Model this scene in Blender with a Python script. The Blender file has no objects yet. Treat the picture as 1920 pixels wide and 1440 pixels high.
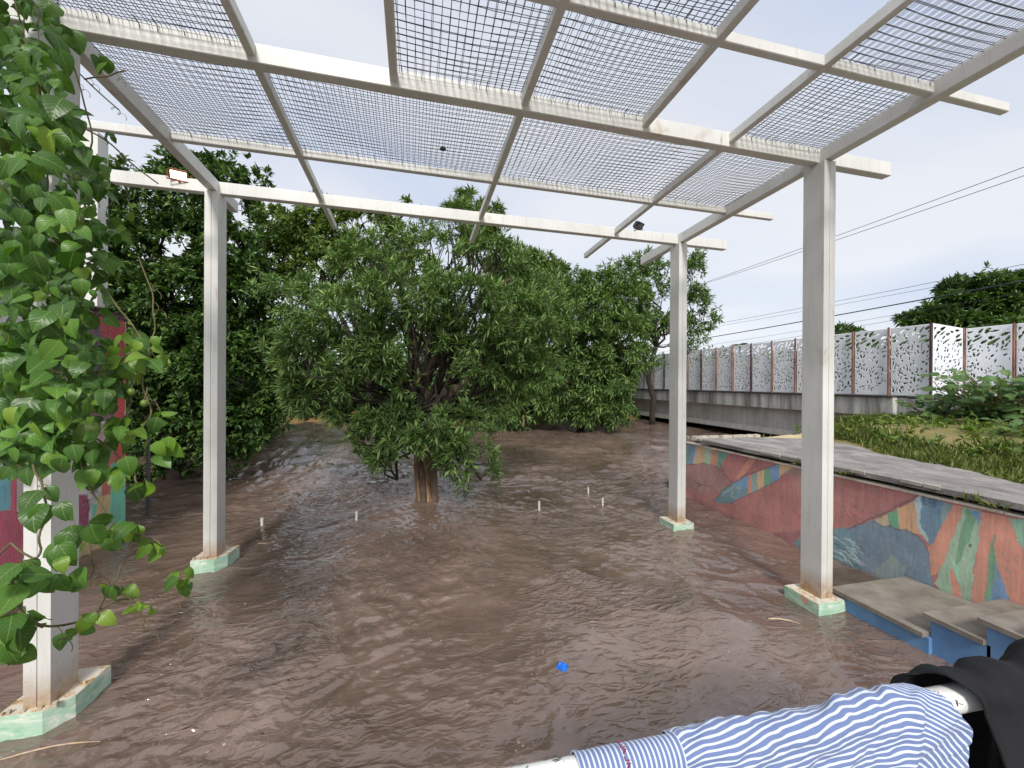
import bpy, math, random
import numpy as np
from mathutils import Vector, Matrix
S = bpy.context.scene
COL = S.collection
R_ = math.radians

# ------------------------------------------------------------------ camera, world, sun, exposure
FOC, YAW, PIT, ROL, EYE = 770.67, -0.2346, -0.0026, -0.0059, 1.6539
def _rot(yaw, pit, rol):
    c, s = math.cos(yaw), math.sin(yaw); Rz = np.array([[c, -s, 0], [s, c, 0], [0, 0, 1]])
    c, s = math.cos(pit), math.sin(pit); Rx = np.array([[1, 0, 0], [0, c, -s], [0, s, c]])
    c, s = math.cos(rol), math.sin(rol); Ry = np.array([[c, 0, s], [0, 1, 0], [-s, 0, c]])
    return Rz @ Rx @ Ry
RC = _rot(YAW, PIT, ROL); EYEP = np.array([0, 0, EYE])
cam = bpy.data.objects.new('camera', bpy.data.cameras.new('camera')); COL.objects.link(cam)
cam.data.sensor_width = 36; cam.data.lens = 36 * FOC / 1920
cam.data.clip_start = 0.02; cam.data.clip_end = 2000
m3 = Matrix([[RC[i][0], RC[i][2], -RC[i][1]] for i in range(3)])
cam.matrix_world = Matrix.Translation((0, 0, EYE)) @ m3.to_4x4()
S.camera = cam
S.view_settings.view_transform = 'Standard'; S.view_settings.look = 'None'
S.view_settings.exposure = 1.15; S.view_settings.gamma = 1
SUN_DIR = Vector((-0.13, -0.78, 0.66)).normalized()
sl = bpy.data.lights.new('sun', 'SUN'); sl.energy = 1.5; sl.angle = R_(11); sl.color = (1, .97, .92)
so = bpy.data.objects.new('sun', sl); COL.objects.link(so)
so.rotation_euler = SUN_DIR.to_track_quat('Z', 'Y').to_euler()
W = bpy.data.worlds.new('World'); S.world = W; W.use_nodes = True
nt = W.node_tree; N = nt.nodes; L = nt.links; N.clear()
sky = N.new('ShaderNodeTexSky'); sky.sky_type = 'NISHITA'; sky.sun_disc = False
sky.sun_elevation = math.asin(SUN_DIR.z); sky.sun_rotation = math.atan2(SUN_DIR.x, SUN_DIR.y)
tc = N.new('ShaderNodeTexCoord'); sep = N.new('ShaderNodeSeparateXYZ'); L.new(tc.outputs['Generated'], sep.inputs[0])
ad = N.new('ShaderNodeMath'); ad.operation = 'ADD'; ad.inputs[1].default_value = .22
mx = N.new('ShaderNodeMath'); mx.operation = 'MAXIMUM'; mx.inputs[1].default_value = 0.0
L.new(sep.outputs[2], mx.inputs[0]); L.new(mx.outputs[0], ad.inputs[0])
dx = N.new('ShaderNodeMath'); dx.operation = 'DIVIDE'; dy = N.new('ShaderNodeMath'); dy.operation = 'DIVIDE'
L.new(sep.outputs[0], dx.inputs[0]); L.new(ad.outputs[0], dx.inputs[1]); L.new(sep.outputs[1], dy.inputs[0]); L.new(ad.outputs[0], dy.inputs[1])
cmb = N.new('ShaderNodeCombineXYZ'); L.new(dx.outputs[0], cmb.inputs[0]); L.new(dy.outputs[0], cmb.inputs[1])
nz = N.new('ShaderNodeTexNoise'); nz.inputs['Scale'].default_value = 0.75; nz.inputs['Detail'].default_value = 7; nz.inputs['Roughness'].default_value = .52
nz.inputs['Distortion'].default_value = .5
mp = N.new('ShaderNodeMapping'); mp.inputs['Location'].default_value = (3.1, 1.7, 0); mp.inputs['Scale'].default_value = (1, 1.15, 1)
L.new(cmb.outputs[0], mp.inputs[0]); L.new(mp.outputs[0], nz.inputs['Vector'])
cr = N.new('ShaderNodeValToRGB'); e = cr.color_ramp.elements
e[0].position = .30; e[0].color = (2.55, 2.9, 3.7, 1); e[1].position = .62; e[1].color = (3.75, 3.8, 3.95, 1)
e2 = cr.color_ramp.elements.new(.45); e2.color = (3.2, 3.38, 3.8, 1)
def wm(op, a, b):
    q = N.new('ShaderNodeMath'); q.operation = op
    for k, x in ((0, a), (1, b)):
        if isinstance(x, (int, float)): q.inputs[k].default_value = x
        else: L.new(x, q.inputs[k])
    return q.outputs[0]
hz = wm('MULTIPLY', wm('POWER', wm('SUBTRACT', 1.0, mx.outputs[0]), 5.0), .15)      # cloud closes up towards the horizon
L.new(wm('ADD', nz.outputs['Fac'], hz), cr.inputs['Fac'])
mix = N.new('ShaderNodeMixRGB'); mix.inputs['Fac'].default_value = .90
L.new(sky.outputs[0], mix.inputs[1]); L.new(cr.outputs[0], mix.inputs[2])
bg = N.new('ShaderNodeBackground'); bg.inputs['Strength'].default_value = 0.105
L.new(mix.outputs[0], bg.inputs['Color']); wo = N.new('ShaderNodeOutputWorld'); L.new(bg.outputs[0], wo.inputs[0])

# ------------------------------------------------------------------ measuring helpers (pixels of the photo -> places)
def ray(u, v): return RC @ np.array([(u - 960) / FOC, 1, -(v - 720) / FOC])
def pz(u, v, z=0.0): d = ray(u, v); return EYEP + d * (z - EYE) / d[2]
def pd(u, v, zc): return EYEP + ray(u, v) * zc
def pX(u, v, X): d = ray(u, v); return EYEP + d * X / d[0]
rng = np.random.default_rng(7); random.seed(7)

def _h(ix, iy, s):
    a = (ix.astype(np.int64) * 374761393 + iy.astype(np.int64) * 668265263 + s * 974711) & 0xffffffff
    a = ((a ^ (a >> 13)) * 1274126177) & 0xffffffff
    return ((a ^ (a >> 16)) & 0xffff) / 32767.5 - 1
def vn(x, y, s=0):
    x = np.asarray(x, float); y = np.asarray(y, float)
    ix = np.floor(x); iy = np.floor(y); fx = x - ix; fy = y - iy
    fx = fx**3 * (fx * (fx * 6 - 15) + 10); fy = fy**3 * (fy * (fy * 6 - 15) + 10)
    a = _h(ix, iy, s); b = _h(ix + 1, iy, s); c = _h(ix, iy + 1, s); d = _h(ix + 1, iy + 1, s)
    return (a + (b - a) * fx) * (1 - fy) + (c + (d - c) * fx) * fy
def fbm(x, y, s=0, o=3):
    r = 0; a = 1; t = 0
    for i in range(o): r = r + a * vn(x * 2**i + 17.3 * i, y * 2**i - 9.1 * i, s + i); t += a; a *= .5
    return r / t

# ------------------------------------------------------------------ object helpers
def tag(o, label=None, cat=None, group=None, kind=None):
    if label: o['label'] = label
    if cat: o['category'] = cat
    if group: o['group'] = group
    if kind: o['kind'] = kind
    return o
def link(o, parent=None):
    COL.objects.link(o)
    if parent is not None: o.parent = parent
    return o
def empty(name, loc=(0, 0, 0)):
    o = bpy.data.objects.new(name, None); o.location = loc; COL.objects.link(o); o.empty_display_size = .1
    return o
def npmesh(name, V, F, mat, parent=None, smooth=False, col=None, uv=None):
    V = np.asarray(V, np.float32).reshape(-1, 3); me = bpy.data.meshes.new(name)
    if isinstance(F, np.ndarray):
        F = F.astype(np.int32); n, k = F.shape
        me.vertices.add(len(V)); me.vertices.foreach_set('co', V.ravel())
        me.loops.add(n * k); me.loops.foreach_set('vertex_index', F.ravel())
        me.polygons.add(n); me.polygons.foreach_set('loop_start', np.arange(0, n * k, k, dtype=np.int32))
        me.polygons.foreach_set('loop_total', np.full(n, k, np.int32))
    else:
        me.from_pydata(V.tolist(), [], F)
    if smooth: me.polygons.foreach_set('use_smooth', np.ones(len(me.polygons), bool))
    if col is not None:
        a = me.color_attributes.new('paint', 'FLOAT_COLOR', 'POINT')
        c = np.ones((len(V), 4), np.float32); c[:, :3] = col; a.data.foreach_set('color', c.ravel())
    if uv is not None:
        ul = me.uv_layers.new(name='UVMap'); vi = np.zeros(len(me.loops), np.int32); me.loops.foreach_get('vertex_index', vi)
        ul.data.foreach_set('uv', np.asarray(uv, np.float32)[vi].ravel())
    me.update(); me.validate()
    if mat: me.materials.append(mat)
    o = bpy.data.objects.new(name, me); link(o)
    if parent is not None:
        o.parent = parent; o.matrix_parent_inverse = Matrix.Translation(-parent.location)
    return o
class MB:
    def __init__(s): s.v = []; s.f = []
    def add(s, V, F):
        b = len(s.v); s.v += [tuple(map(float, p)) for p in V]; s.f += [[i + b for i in q] for q in F]
    def box(s, lo, hi, bev=0.0):
        (x0, y0, z0), (x1, y1, z1) = lo, hi
        if bev <= 0:
            V = [(x, y, z) for z in (z0, z1) for y in (y0, y1) for x in (x0, x1)]
            s.add(V, [(0, 2, 3, 1), (4, 5, 7, 6), (0, 1, 5, 4), (2, 6, 7, 3), (0, 4, 6, 2), (1, 3, 7, 5)])
        else: s.prism([(x0 + bev, y0), (x1 - bev, y0), (x1, y0 + bev), (x1, y1 - bev), (x1 - bev, y1), (x0 + bev, y1), (x0, y1 - bev), (x0, y0 + bev)], z0, z1)
    def prism(s, poly, z0, z1):
        n = len(poly); V = [(x, y, z0) for x, y in poly] + [(x, y, z1) for x, y in poly]
        s.add(V, [list(range(n))[::-1], list(range(n, 2 * n))] + [(i, (i + 1) % n, n + (i + 1) % n, n + i) for i in range(n)])
    def beam(s, p, q, w, h, bev=.004):   # bottom centre line p->q
        p = np.array(p, float); q = np.array(q, float); d = q - p; d /= np.linalg.norm(d)
        r = np.cross(d, [0, 0, 1]); r /= np.linalg.norm(r); u = np.cross(r, d)
        prof = [(-w/2 + bev, 0), (w/2 - bev, 0), (w/2, bev), (w/2, h - bev), (w/2 - bev, h), (-w/2 + bev, h), (-w/2, h - bev), (-w/2, bev)]
        V = [e + r * a + u * b for e in (p, q) for a, b in prof]
        s.add(V, [list(range(8)), list(range(8, 16))[::-1]] + [(i, i + 8, (i + 1) % 8 + 8, (i + 1) % 8) for i in range(8)])
    def tube(s, pts, rad, n=6, cap=True):
        P = np.array(pts, float); k = len(P); rad = np.full(k, rad) if np.isscalar(rad) else np.array(rad)
        T = np.gradient(P, axis=0); T /= np.linalg.norm(T, axis=1)[:, None] + 1e-12
        ref = np.array([0, 0, 1.]) if abs(T[0][2]) < .9 else np.array([1., 0, 0]); V = []
        for i in range(k):
            a = np.cross(T[i], ref); a /= np.linalg.norm(a) + 1e-12; b = np.cross(T[i], a)
            if i: ref = np.cross(a, T[i])
            for j in range(n):
                t = 2 * math.pi * j / n; V.append(P[i] + rad[i] * (math.cos(t) * a + math.sin(t) * b))
        F = [(i*n + j, i*n + (j+1) % n, (i+1)*n + (j+1) % n, (i+1)*n + j) for i in range(k-1) for j in range(n)]
        if cap: F += [list(range(n))[::-1], list(range((k-1)*n, k*n))]
        s.add(V, F)
    def build(s, name, mat, parent=None, smooth=False): return npmesh(name, s.v, s.f, mat, parent, smooth)
def grid_faces(nu, nv):   # index i*nv+j
    i, j = np.meshgrid(np.arange(nu - 1), np.arange(nv - 1), indexing='ij'); a = (i * nv + j).ravel()
    return np.stack([a, a + nv, a + nv + 1, a + 1], 1)

# ------------------------------------------------------------------ materials
def lin(r, g, b): f = lambda c: (c/255/12.92) if c <= 10 else ((c/255 + .055)/1.055)**2.4; return (f(r), f(g), f(b), 1)
def new_mat(name):
    m = bpy.data.materials.new(name); m.use_nodes = True; t = m.node_tree; b = t.nodes['Principled BSDF']; return m, t, b
def nnode(t, ty, **kw):
    n = t.nodes.new(ty)
    for k, v in kw.items():
        if k in n.inputs.keys(): n.inputs[k].default_value = v
        else: setattr(n, k, v)
    return n
def coords(t, scale=(1, 1, 1), out='Object'):
    c = nnode(t, 'ShaderNodeTexCoord'); m = nnode(t, 'ShaderNodeMapping'); m.inputs['Scale'].default_value = scale
    t.links.new(c.outputs[out], m.inputs[0]); return m.outputs[0]
def noise(t, vec, scale, detail=4, rough=.55, dist=0.0):
    n = nnode(t, 'ShaderNodeTexNoise'); n.inputs['Scale'].default_value = scale; n.inputs['Detail'].default_value = detail
    n.inputs['Roughness'].default_value = rough; n.inputs['Distortion'].default_value = dist; t.links.new(vec, n.inputs['Vector']); return n.outputs['Fac']
def ramp(t, fac, stops):
    r = nnode(t, 'ShaderNodeValToRGB'); el = r.color_ramp.elements
    el[0].position, el[0].color = stops[0]; el[1].position, el[1].color = stops[-1]
    for p, c in stops[1:-1]: x = el.new(p); x.color = c
    t.links.new(fac, r.inputs[0]); return r.outputs[0]
def mixc(t, fac, a, b, mode='MIX'):
    m = nnode(t, 'ShaderNodeMixRGB'); m.blend_type = mode
    for k, v in ((0, fac), (1, a), (2, b)):
        if isinstance(v, (int, float)): m.inputs[k].default_value = v
        elif isinstance(v, tuple): m.inputs[k].default_value = v
        else: t.links.new(v, m.inputs[k])
    return m.outputs[0]
def math_(t, op, a, b=0.0, clamp=False):
    m = nnode(t, 'ShaderNodeMath'); m.operation = op; m.use_clamp = clamp
    for k, v in ((0, a), (1, b)):
        if isinstance(v, (int, float)): m.inputs[k].default_value = v
        else: t.links.new(v, m.inputs[k])
    return m.outputs[0]
def bump(t, b, h, strength=.3, dist=.01, normal=None):
    n = nnode(t, 'ShaderNodeBump'); n.inputs['Strength'].default_value = strength; n.inputs['Distance'].default_value = dist
    t.links.new(h, n.inputs['Height'])
    if normal is not None: t.links.new(normal, n.inputs['Normal'])
    t.links.new(n.outputs[0], b.inputs['Normal']); return n.outputs[0]
def simple(name, c0, c1, scale=6, rough=.6, bmp=.0, bd=.005, stretch=(1, 1, 1), detail=5, metallic=0):
    m, t, b = new_mat(name); v = coords(t, stretch); f = noise(t, v, scale, detail)
    t.links.new(ramp(t, f, [(.3, c0), (.7, c1)]), b.inputs['Base Color']); b.inputs['Roughness'].default_value = rough; b.inputs['Metallic'].default_value = metallic
    if bmp: bump(t, b, noise(t, v, scale * 4, 6), bmp, bd)
    return m
def white_paint(name, rust_z=None, warm=0.0):
    m, t, b = new_mat(name); v = coords(t); base = ramp(t, noise(t, v, 3.0, 5), [(.25, lin(204, 203, 196)), (.7, lin(222, 221, 216))])
    st = noise(t, coords(t, (14, 14, 1.2)), 2.0, 5, .6)
    c = mixc(t, math_(t, 'MULTIPLY', ramp(t, st, [(.52, (0, 0, 0, 1)), (.75, (1, 1, 1, 1))]), .28), base, lin(176, 164, 142))
    sp = noise(t, v, 55, 3, .6)
    c = mixc(t, ramp(t, sp, [(.70, (0, 0, 0, 1)), (.76, (.6, .6, .6, 1))]), c, lin(120, 98, 78))
    rs = noise(t, coords(t, (22, 22, 2.0)), 1.3, 5, .7); c = mixc(t, ramp(t, rs, [(.62, (0, 0, 0, 1)), (.74, (.55, .55, .55, 1))]), c, lin(158, 112, 72))
    big = noise(t, v, 4.3, 6, .65, .4)
    c = mixc(t, ramp(t, big, [(.64, (0, 0, 0, 1)), (.74, (.5, .5, .5, 1))]), c, lin(168, 136, 106))
    if rust_z is not None:
        s = nnode(t, 'ShaderNodeSeparateXYZ'); t.links.new(coords(t), s.inputs[0])
        g = math_(t, 'SUBTRACT', rust_z + .16, s.outputs[2]); g = math_(t, 'MULTIPLY', g, 6.0, True)
        g = math_(t, 'MULTIPLY', g, math_(t, 'MULTIPLY', noise(t, v, 18, 5, .7, .6), 1.5, True), True)
        c = mixc(t, g, c, lin(158, 118, 66))
    t.links.new(c, b.inputs['Base Color']); b.inputs['Roughness'].default_value = .45
    bump(t, b, noise(t, v, 90, 3), .12, .002)
    return m
M = {}
M['white'] = white_paint('white_beam_paint')
M['white_col'] = white_paint('white_column_paint', .13)
M['wire'] = simple('galvanised_wire', lin(66, 66, 70), lin(98, 97, 98), 9, .55)
M['concrete'] = simple('grey_concrete', lin(128, 126, 120), lin(160, 156, 148), 4, .85, .4, .006)
def leaf_mat(name, c0, c1, c2, rough=.42, trans=.22, veins=False, tint=None):
    m, t, b = new_mat(name); g = nnode(t, 'ShaderNodeNewGeometry')
    c = ramp(t, g.outputs['Random Per Island'], [(.0, c0), (.6, c1), (1.0, c2)])
    n = noise(t, coords(t), 1.6, 3); c = mixc(t, .8, c, ramp(t, n, [(.3, (.72, .75, .72, 1)), (.7, (1.2, 1.2, 1.05, 1))]), 'MULTIPLY')
    if veins:
        uv = nnode(t, 'ShaderNodeUVMap'); s = nnode(t, 'ShaderNodeSeparateXYZ'); t.links.new(uv.outputs[0], s.inputs[0])
        a = math_(t, 'ABSOLUTE', math_(t, 'SUBTRACT', s.outputs[0], .5))
        mid = math_(t, 'LESS_THAN', a, .018)
        w = math_(t, 'SINE', math_(t, 'MULTIPLY', math_(t, 'SUBTRACT', s.outputs[1], math_(t, 'MULTIPLY', a, .75)), 42.0))
        vv = math_(t, 'MULTIPLY', math_(t, 'GREATER_THAN', w, .93), .35)
        c = mixc(t, math_(t, 'MAXIMUM', math_(t, 'MULTIPLY', mid, .45), math_(t, 'MULTIPLY', vv, .5)), c, lin(150, 176, 88))
        bump(t, b, w, .12, .0015)
    back = nnode(t, 'ShaderNodeMixRGB'); 
    c = mixc(t, math_(t, 'MULTIPLY', g.outputs['Backfacing'], .18), c, lin(110, 132, 80))
    t.links.new(c, b.inputs['Base Color']); b.inputs['Roughness'].default_value = rough; b.inputs['Specular IOR Level'].default_value = .3
    tr = nnode(t, 'ShaderNodeBsdfTranslucent'); t.links.new(mixc(t, 1.0, c, (1.5, 1.6, .7, 1), 'MULTIPLY'), tr.inputs[0])
    ms = nnode(t, 'ShaderNodeMixShader'); ms.inputs[0].default_value = trans
    o = t.nodes['Material Output']; t.links.new(b.outputs[0], ms.inputs[1]); t.links.new(tr.outputs[0], ms.inputs[2]); t.links.new(ms.outputs[0], o.inputs[0])
    return m
def rgb(r, g, b): return (r, g, b, 1)
M['leaf_dark'] = leaf_mat('dark_broad_leaf', rgb(0.024, 0.055, 0.014), rgb(0.060, 0.125, 0.029), rgb(0.176, 0.284, 0.068), .40, .15)
M['leaf_lance'] = leaf_mat('narrow_olive_leaf', rgb(0.058, 0.119, 0.036), rgb(0.136, 0.226, 0.069), rgb(0.292, 0.401, 0.134), .38, .2)
M['leaf_mid'] = leaf_mat('mid_green_leaf', rgb(0.057, 0.101, 0.025), rgb(0.127, 0.196, 0.044), rgb(0.253, 0.333, 0.069), .45, .25)
M['leaf_far'] = leaf_mat('far_bank_leaf', rgb(0.034, 0.077, 0.027), rgb(0.072, 0.147, 0.045), rgb(0.157, 0.269, 0.067), .5, .2)
M['leaf_light'] = leaf_mat('light_green_leaf', rgb(.06, .13, .03), rgb(.11, .21, .05), rgb(.19, .30, .07), .5, .35)
M['leaf_vine'] = leaf_mat('passion_vine_leaf', rgb(0.025, 0.076, 0.011), rgb(0.055, 0.158, 0.019), rgb(0.118, 0.256, 0.034), .35, .22, True)
M['leaf_young'] = leaf_mat('young_vine_leaf', rgb(.11, .23, .022), rgb(.17, .31, .03), rgb(.26, .39, .045), .36, .3, True)
M['leaf_big'] = leaf_mat('broad_weed_leaf', rgb(.05, .11, .035), rgb(.08, .165, .05), rgb(.15, .25, .075), .45, .25, True)
M['grass'] = leaf_mat('weedy_grass_blade', rgb(.11, .165, .04), rgb(.22, .275, .075), rgb(.44, .42, .18), .6, .3)
M['bark'] = simple('dark_bark', lin(40, 35, 30), lin(70, 60, 50), 9, .9, .7, .02, (3, 3, .6))
M['twig'] = simple('green_brown_twig', lin(88, 84, 52), lin(120, 108, 74), 20, .7)

# ------------------------------------------------------------------ leaves, vectorised
def unit(a): return a / (np.linalg.norm(a, axis=-1, keepdims=True) + 1e-9)
def kite_leaves(O, D, Nn, Ln, Wd, fold=.25, droop=.15):
    """flat-folded leaves: base, right, tip, left; two triangles sharing the midrib"""
    D = unit(D); Sd = unit(np.cross(D, Nn)); U = np.cross(Sd, D); n = len(O)
    Ln = np.broadcast_to(np.asarray(Ln, float), (n,))[:, None]; Wd = np.broadcast_to(np.asarray(Wd, float), (n,))[:, None]
    base = O; tip = O + D * Ln - U * Ln * droop
    mid = O + D * Ln * .45
    V = np.stack([base, mid + Sd * Wd * .5 + U * Wd * fold, tip, mid - Sd * Wd * .5 + U * Wd * fold], 1)
    b = np.arange(n) * 4
    F = np.concatenate([np.stack([b, b + 1, b + 2], 1), np.stack([b, b + 2, b + 3], 1)])
    return V.reshape(-1, 3), F
def broad_leaves(O, D, Nn, Ln, Wd, prof, nseg=6, fold=.22, droop=.5):
    """leaf blades with an outline profile, a folded midrib and a drooping tip; returns V, F, UV"""
    D = unit(D); Sd = unit(np.cross(D, Nn)); U = np.cross(Sd, D); n = len(O)
    t = np.linspace(0, 1, nseg + 1); w = prof(t); c = np.array([-1, -.5, 0, .5, 1.])
    dr = (np.asarray(droop) * np.ones(n))
    ang = t[None, :] * dr[:, None] * 1.6
    fx = np.cumsum(np.cos(ang), 1) / (nseg + 1); fz = -np.cumsum(np.sin(ang), 1) / (nseg + 1)
    fx -= fx[:, :1]; fz -= fz[:, :1]
    Ln = (np.asarray(Ln) * np.ones(n))[:, None, None, None]; Wd = (np.asarray(Wd) * np.ones(n))[:, None, None, None]
    x = fx[:, :, None, None] * Ln; z = fz[:, :, None, None] * Ln
    y = (w[None, :, None, None] * c[None, None, :, None]) * Wd * .5
    z2 = z + np.abs(y) * fold * 2 - (y / (Wd * .5 + 1e-9))**2 * Wd * .10
    P = O[:, None, None, :] + D[:, None, None, :] * x + Sd[:, None, None, :] * y + U[:, None, None, :] * z2
    k = (nseg + 1) * 5; f0 = grid_faces(nseg + 1, 5)
    F = (f0[None] + (np.arange(n) * k)[:, None, None]).reshape(-1, 4)
    uv = np.stack(np.broadcast_arrays(.5 + .5 * w[:, None] * c[None, :], t[:, None] + 0 * c[None, :]), -1).reshape(-1, 2)
    return P.reshape(-1, 3), F, np.tile(uv, (n, 1))
ovate = lambda t: np.clip(np.sin(np.pi * np.clip(t, 0, 1)**.62)**.75 * (1 - .18 * t), 0.03, 1)
lobe = lambda t: np.clip(np.sin(np.pi * np.clip(t, 0, 1)**.72), 0.02, 1)
def rdir(n, r=rng): return unit(r.normal(size=(n, 3)))

def crown(blobs, per_m3, kl, leaf, lw, r=rng, up=.15, shell=.55, nmin=6):
    """leaf rosettes through the volume of ellipsoid blobs (centre, radii); returns leaf arrays and rosette centres"""
    OO, DD, NN, LL, Cn = [], [], [], [], []
    for c, rad, dens in blobs:
        c = np.array(c); rad = np.array(rad)
        n = max(nmin, int(per_m3 * dens * 4.19 * np.prod(rad)**(2/3)))
        d = rdir(n, r); rr = shell + (1 - shell) * r.random(n)**.7
        # lumpy outline with gaps
        lump = 1.06 + .30 * vn(d[:, 0] * 2.6 + c[0], d[:, 2] * 2.6 + c[2], 3) + .18 * vn(d[:, 1] * 6, d[:, 2] * 6 + c[0], 5); lump = lump * np.where(r.random(n) < .12, 1 + .22 * r.random(n), 1)
        p = c + d * rad * (rr * lump)[:, None]
        keep = vn(p[:, 0] * 2.3 + p[:, 1] * 1.1, p[:, 2] * 2.3 - p[:, 1], 9) > -.5
        p = p[keep]; d = d[keep]; n = len(p)
        if n > 20:
            ce = p[r.integers(0, n, max(4, n // 11))]; k = np.argmin(((p[:, None] - ce[None])**2).sum(-1), 1); p = ce[k] + (p - ce[k]) * (.45 + .3 * r.random((n, 1)))
        Cn.append(p)
        base = np.repeat(p, kl, 0); ax = np.repeat(unit(d + np.array([0, 0, up]) + .5 * rdir(n, r)), kl, 0)
        dr = unit(ax * .75 + rdir(n * kl, r))
        OO.append(base + dr * (leaf * .25 * r.random((n * kl, 1)))); DD.append(dr); NN.append(unit(np.array([0.1, -.35, 1.]) + .5 * rdir(n * kl, r))); LL.append(leaf * (.6 + .7 * r.random(n * kl)))
    O, D, Nn, Lg = map(np.concatenate, (OO, DD, NN, LL))
    ok = O[:, 2] > .03
    return O[ok], D[ok], Nn[ok], Lg[ok], np.concatenate(Cn)
def wob(p, q, k=5, a=.08, r=rng):
    p = np.array(p, float); q = np.array(q, float); t = np.linspace(0, 1, k)[:, None]
    P = p + (q - p) * t; P[1:-1] += r.normal(size=(k - 2, 3)) * a * np.linalg.norm(q - p); return P
def tree(name, label, cat, base, fork, r0, blobs, per, kl, leaf, lw, mat, bark, group=None, twigs=14, up=.15, shell=.55, fold=.25, droop=.15, seed=1, trunk_pts=None, limb_r=.45):
    r = np.random.default_rng(seed); root = empty(name, tuple(base)); tag(root, label, cat, group)
    O, D, Nn, Lg, Cn = crown(blobs, per, kl, leaf, lw, r, up, shell)
    V, F = kite_leaves(O, D, Nn, Lg, Lg * lw, fold, droop)
    npmesh('crown', V, F, mat, root)
    mb = MB(); pts = np.array(trunk_pts if trunk_pts is not None else wob(base, fork, 6, .03, r)); k = len(pts)
    mb.tube(pts, np.linspace(r0, r0 * .72, k), 10)
    mb.build('trunk', bark, root, True); mb = MB(); f = pts[-1]
    for c, rad, dens in blobs:
        c = np.array(c); path = wob(f, c, 6, .07, r); L0 = np.linalg.norm(c - f)
        mb.tube(path, np.linspace(r0 * limb_r * min(1, .4 + .3 * L0), r0 * .14, 6), 6)
        near = Cn[np.argsort(((Cn - c)**2).sum(1))[:max(10, len(Cn) // len(blobs))]]
        for q in near[r.integers(0, len(near), twigs)]:
            s = path[r.integers(2, 6)]; mb.tube(wob(s, q, 4, .1, r), np.linspace(r0 * .10, .006, 4), 4, False)
    mb.build('limbs', M['bark'], root, True)
    return root
def blob(u, v, ru, rv, zc, dz=None, dens=1.0):
    c = pd(u, v, zc); s = zc / FOC
    a = ru * s; b = rv * s; d = dz if dz else .8 * (a + b) / 2
    return (c, (a, d, b), dens)

# ------------------------------------------------------------------ setting: water, banks, right ground, path, deck
def spaced(lo, a, b, hi, step, grow=1.16):
    mid = list(np.arange(a, b, step)); s = step; x = b; up = []
    while x < hi: up.append(x); s *= grow; x += s
    s = step; x = a; dn = []
    while x > lo: s *= grow; x -= s; dn.append(x)
    return np.array(dn[::-1] + mid + up)
def water_height(X, Y):
    q = np.clip((X - .3) / 1.6, -1, 1)                     # the current curls: one run to the left of the pergola, one to the right
    calm = np.clip(.5 + 1.5 * fbm(X * .55 + 3, Y * .55, 40, 2), .12, 1.15)
    wx = X + .22 * fbm(X * 1.3, Y * 1.3, 50); wy = Y + .22 * fbm(X * 1.3 + 7, Y * 1.3, 60)
    def ridges(ang, f, st, s):
        c, n = math.cos(ang), math.sin(ang); a = (wx * c + wy * n) * f / st; b = (-wx * n + wy * c) * f
        return 1 - 2 * np.abs(fbm(a, b, s, 2)) ** .8
    wr = .5 + .5 * q
    far = np.clip((Y - 4.6) / 3, 0, 1)
    patch = np.clip(.25 + 2.2 * fbm(X * .8 + 11, Y * .8, 140, 3), 0, 1.25)
    h = .016 * ((1 - wr) * ridges(.55, 2.2, 2.2, 70) + wr * ridges(2.3, 2.2, 2.2, 75))
    h += .020 * calm * ((1 - wr) * ridges(.35, 5.0, 1.9, 80) + wr * ridges(2.15, 5.0, 1.9, 85))
    h += .0125 * patch * ((1 - wr) * ridges(.2, 10.0, 1.9, 90) + wr * ridges(2.0, 10.0, 1.9, 92))
    h += .0048 * (.3 + patch) * ((1 - wr) * ridges(.7, 21.0, 2.2, 94) + wr * ridges(2.5, 21.0, 2.2, 96))
    h += far * (.045 * fbm(X * .8, Y * 1.7, 95, 2) + .045 * ridges(.05, 2.4, 1.8, 97) + .026 * ridges(.1, 5.5, 1.6, 98))
    h += .016 * fbm(X * .9, Y * .9, 99, 2)
    h *= .35 + .65 * np.clip((np.hypot(X, Y) - .6) / 2.2, 0, 1)
    return h
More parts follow.
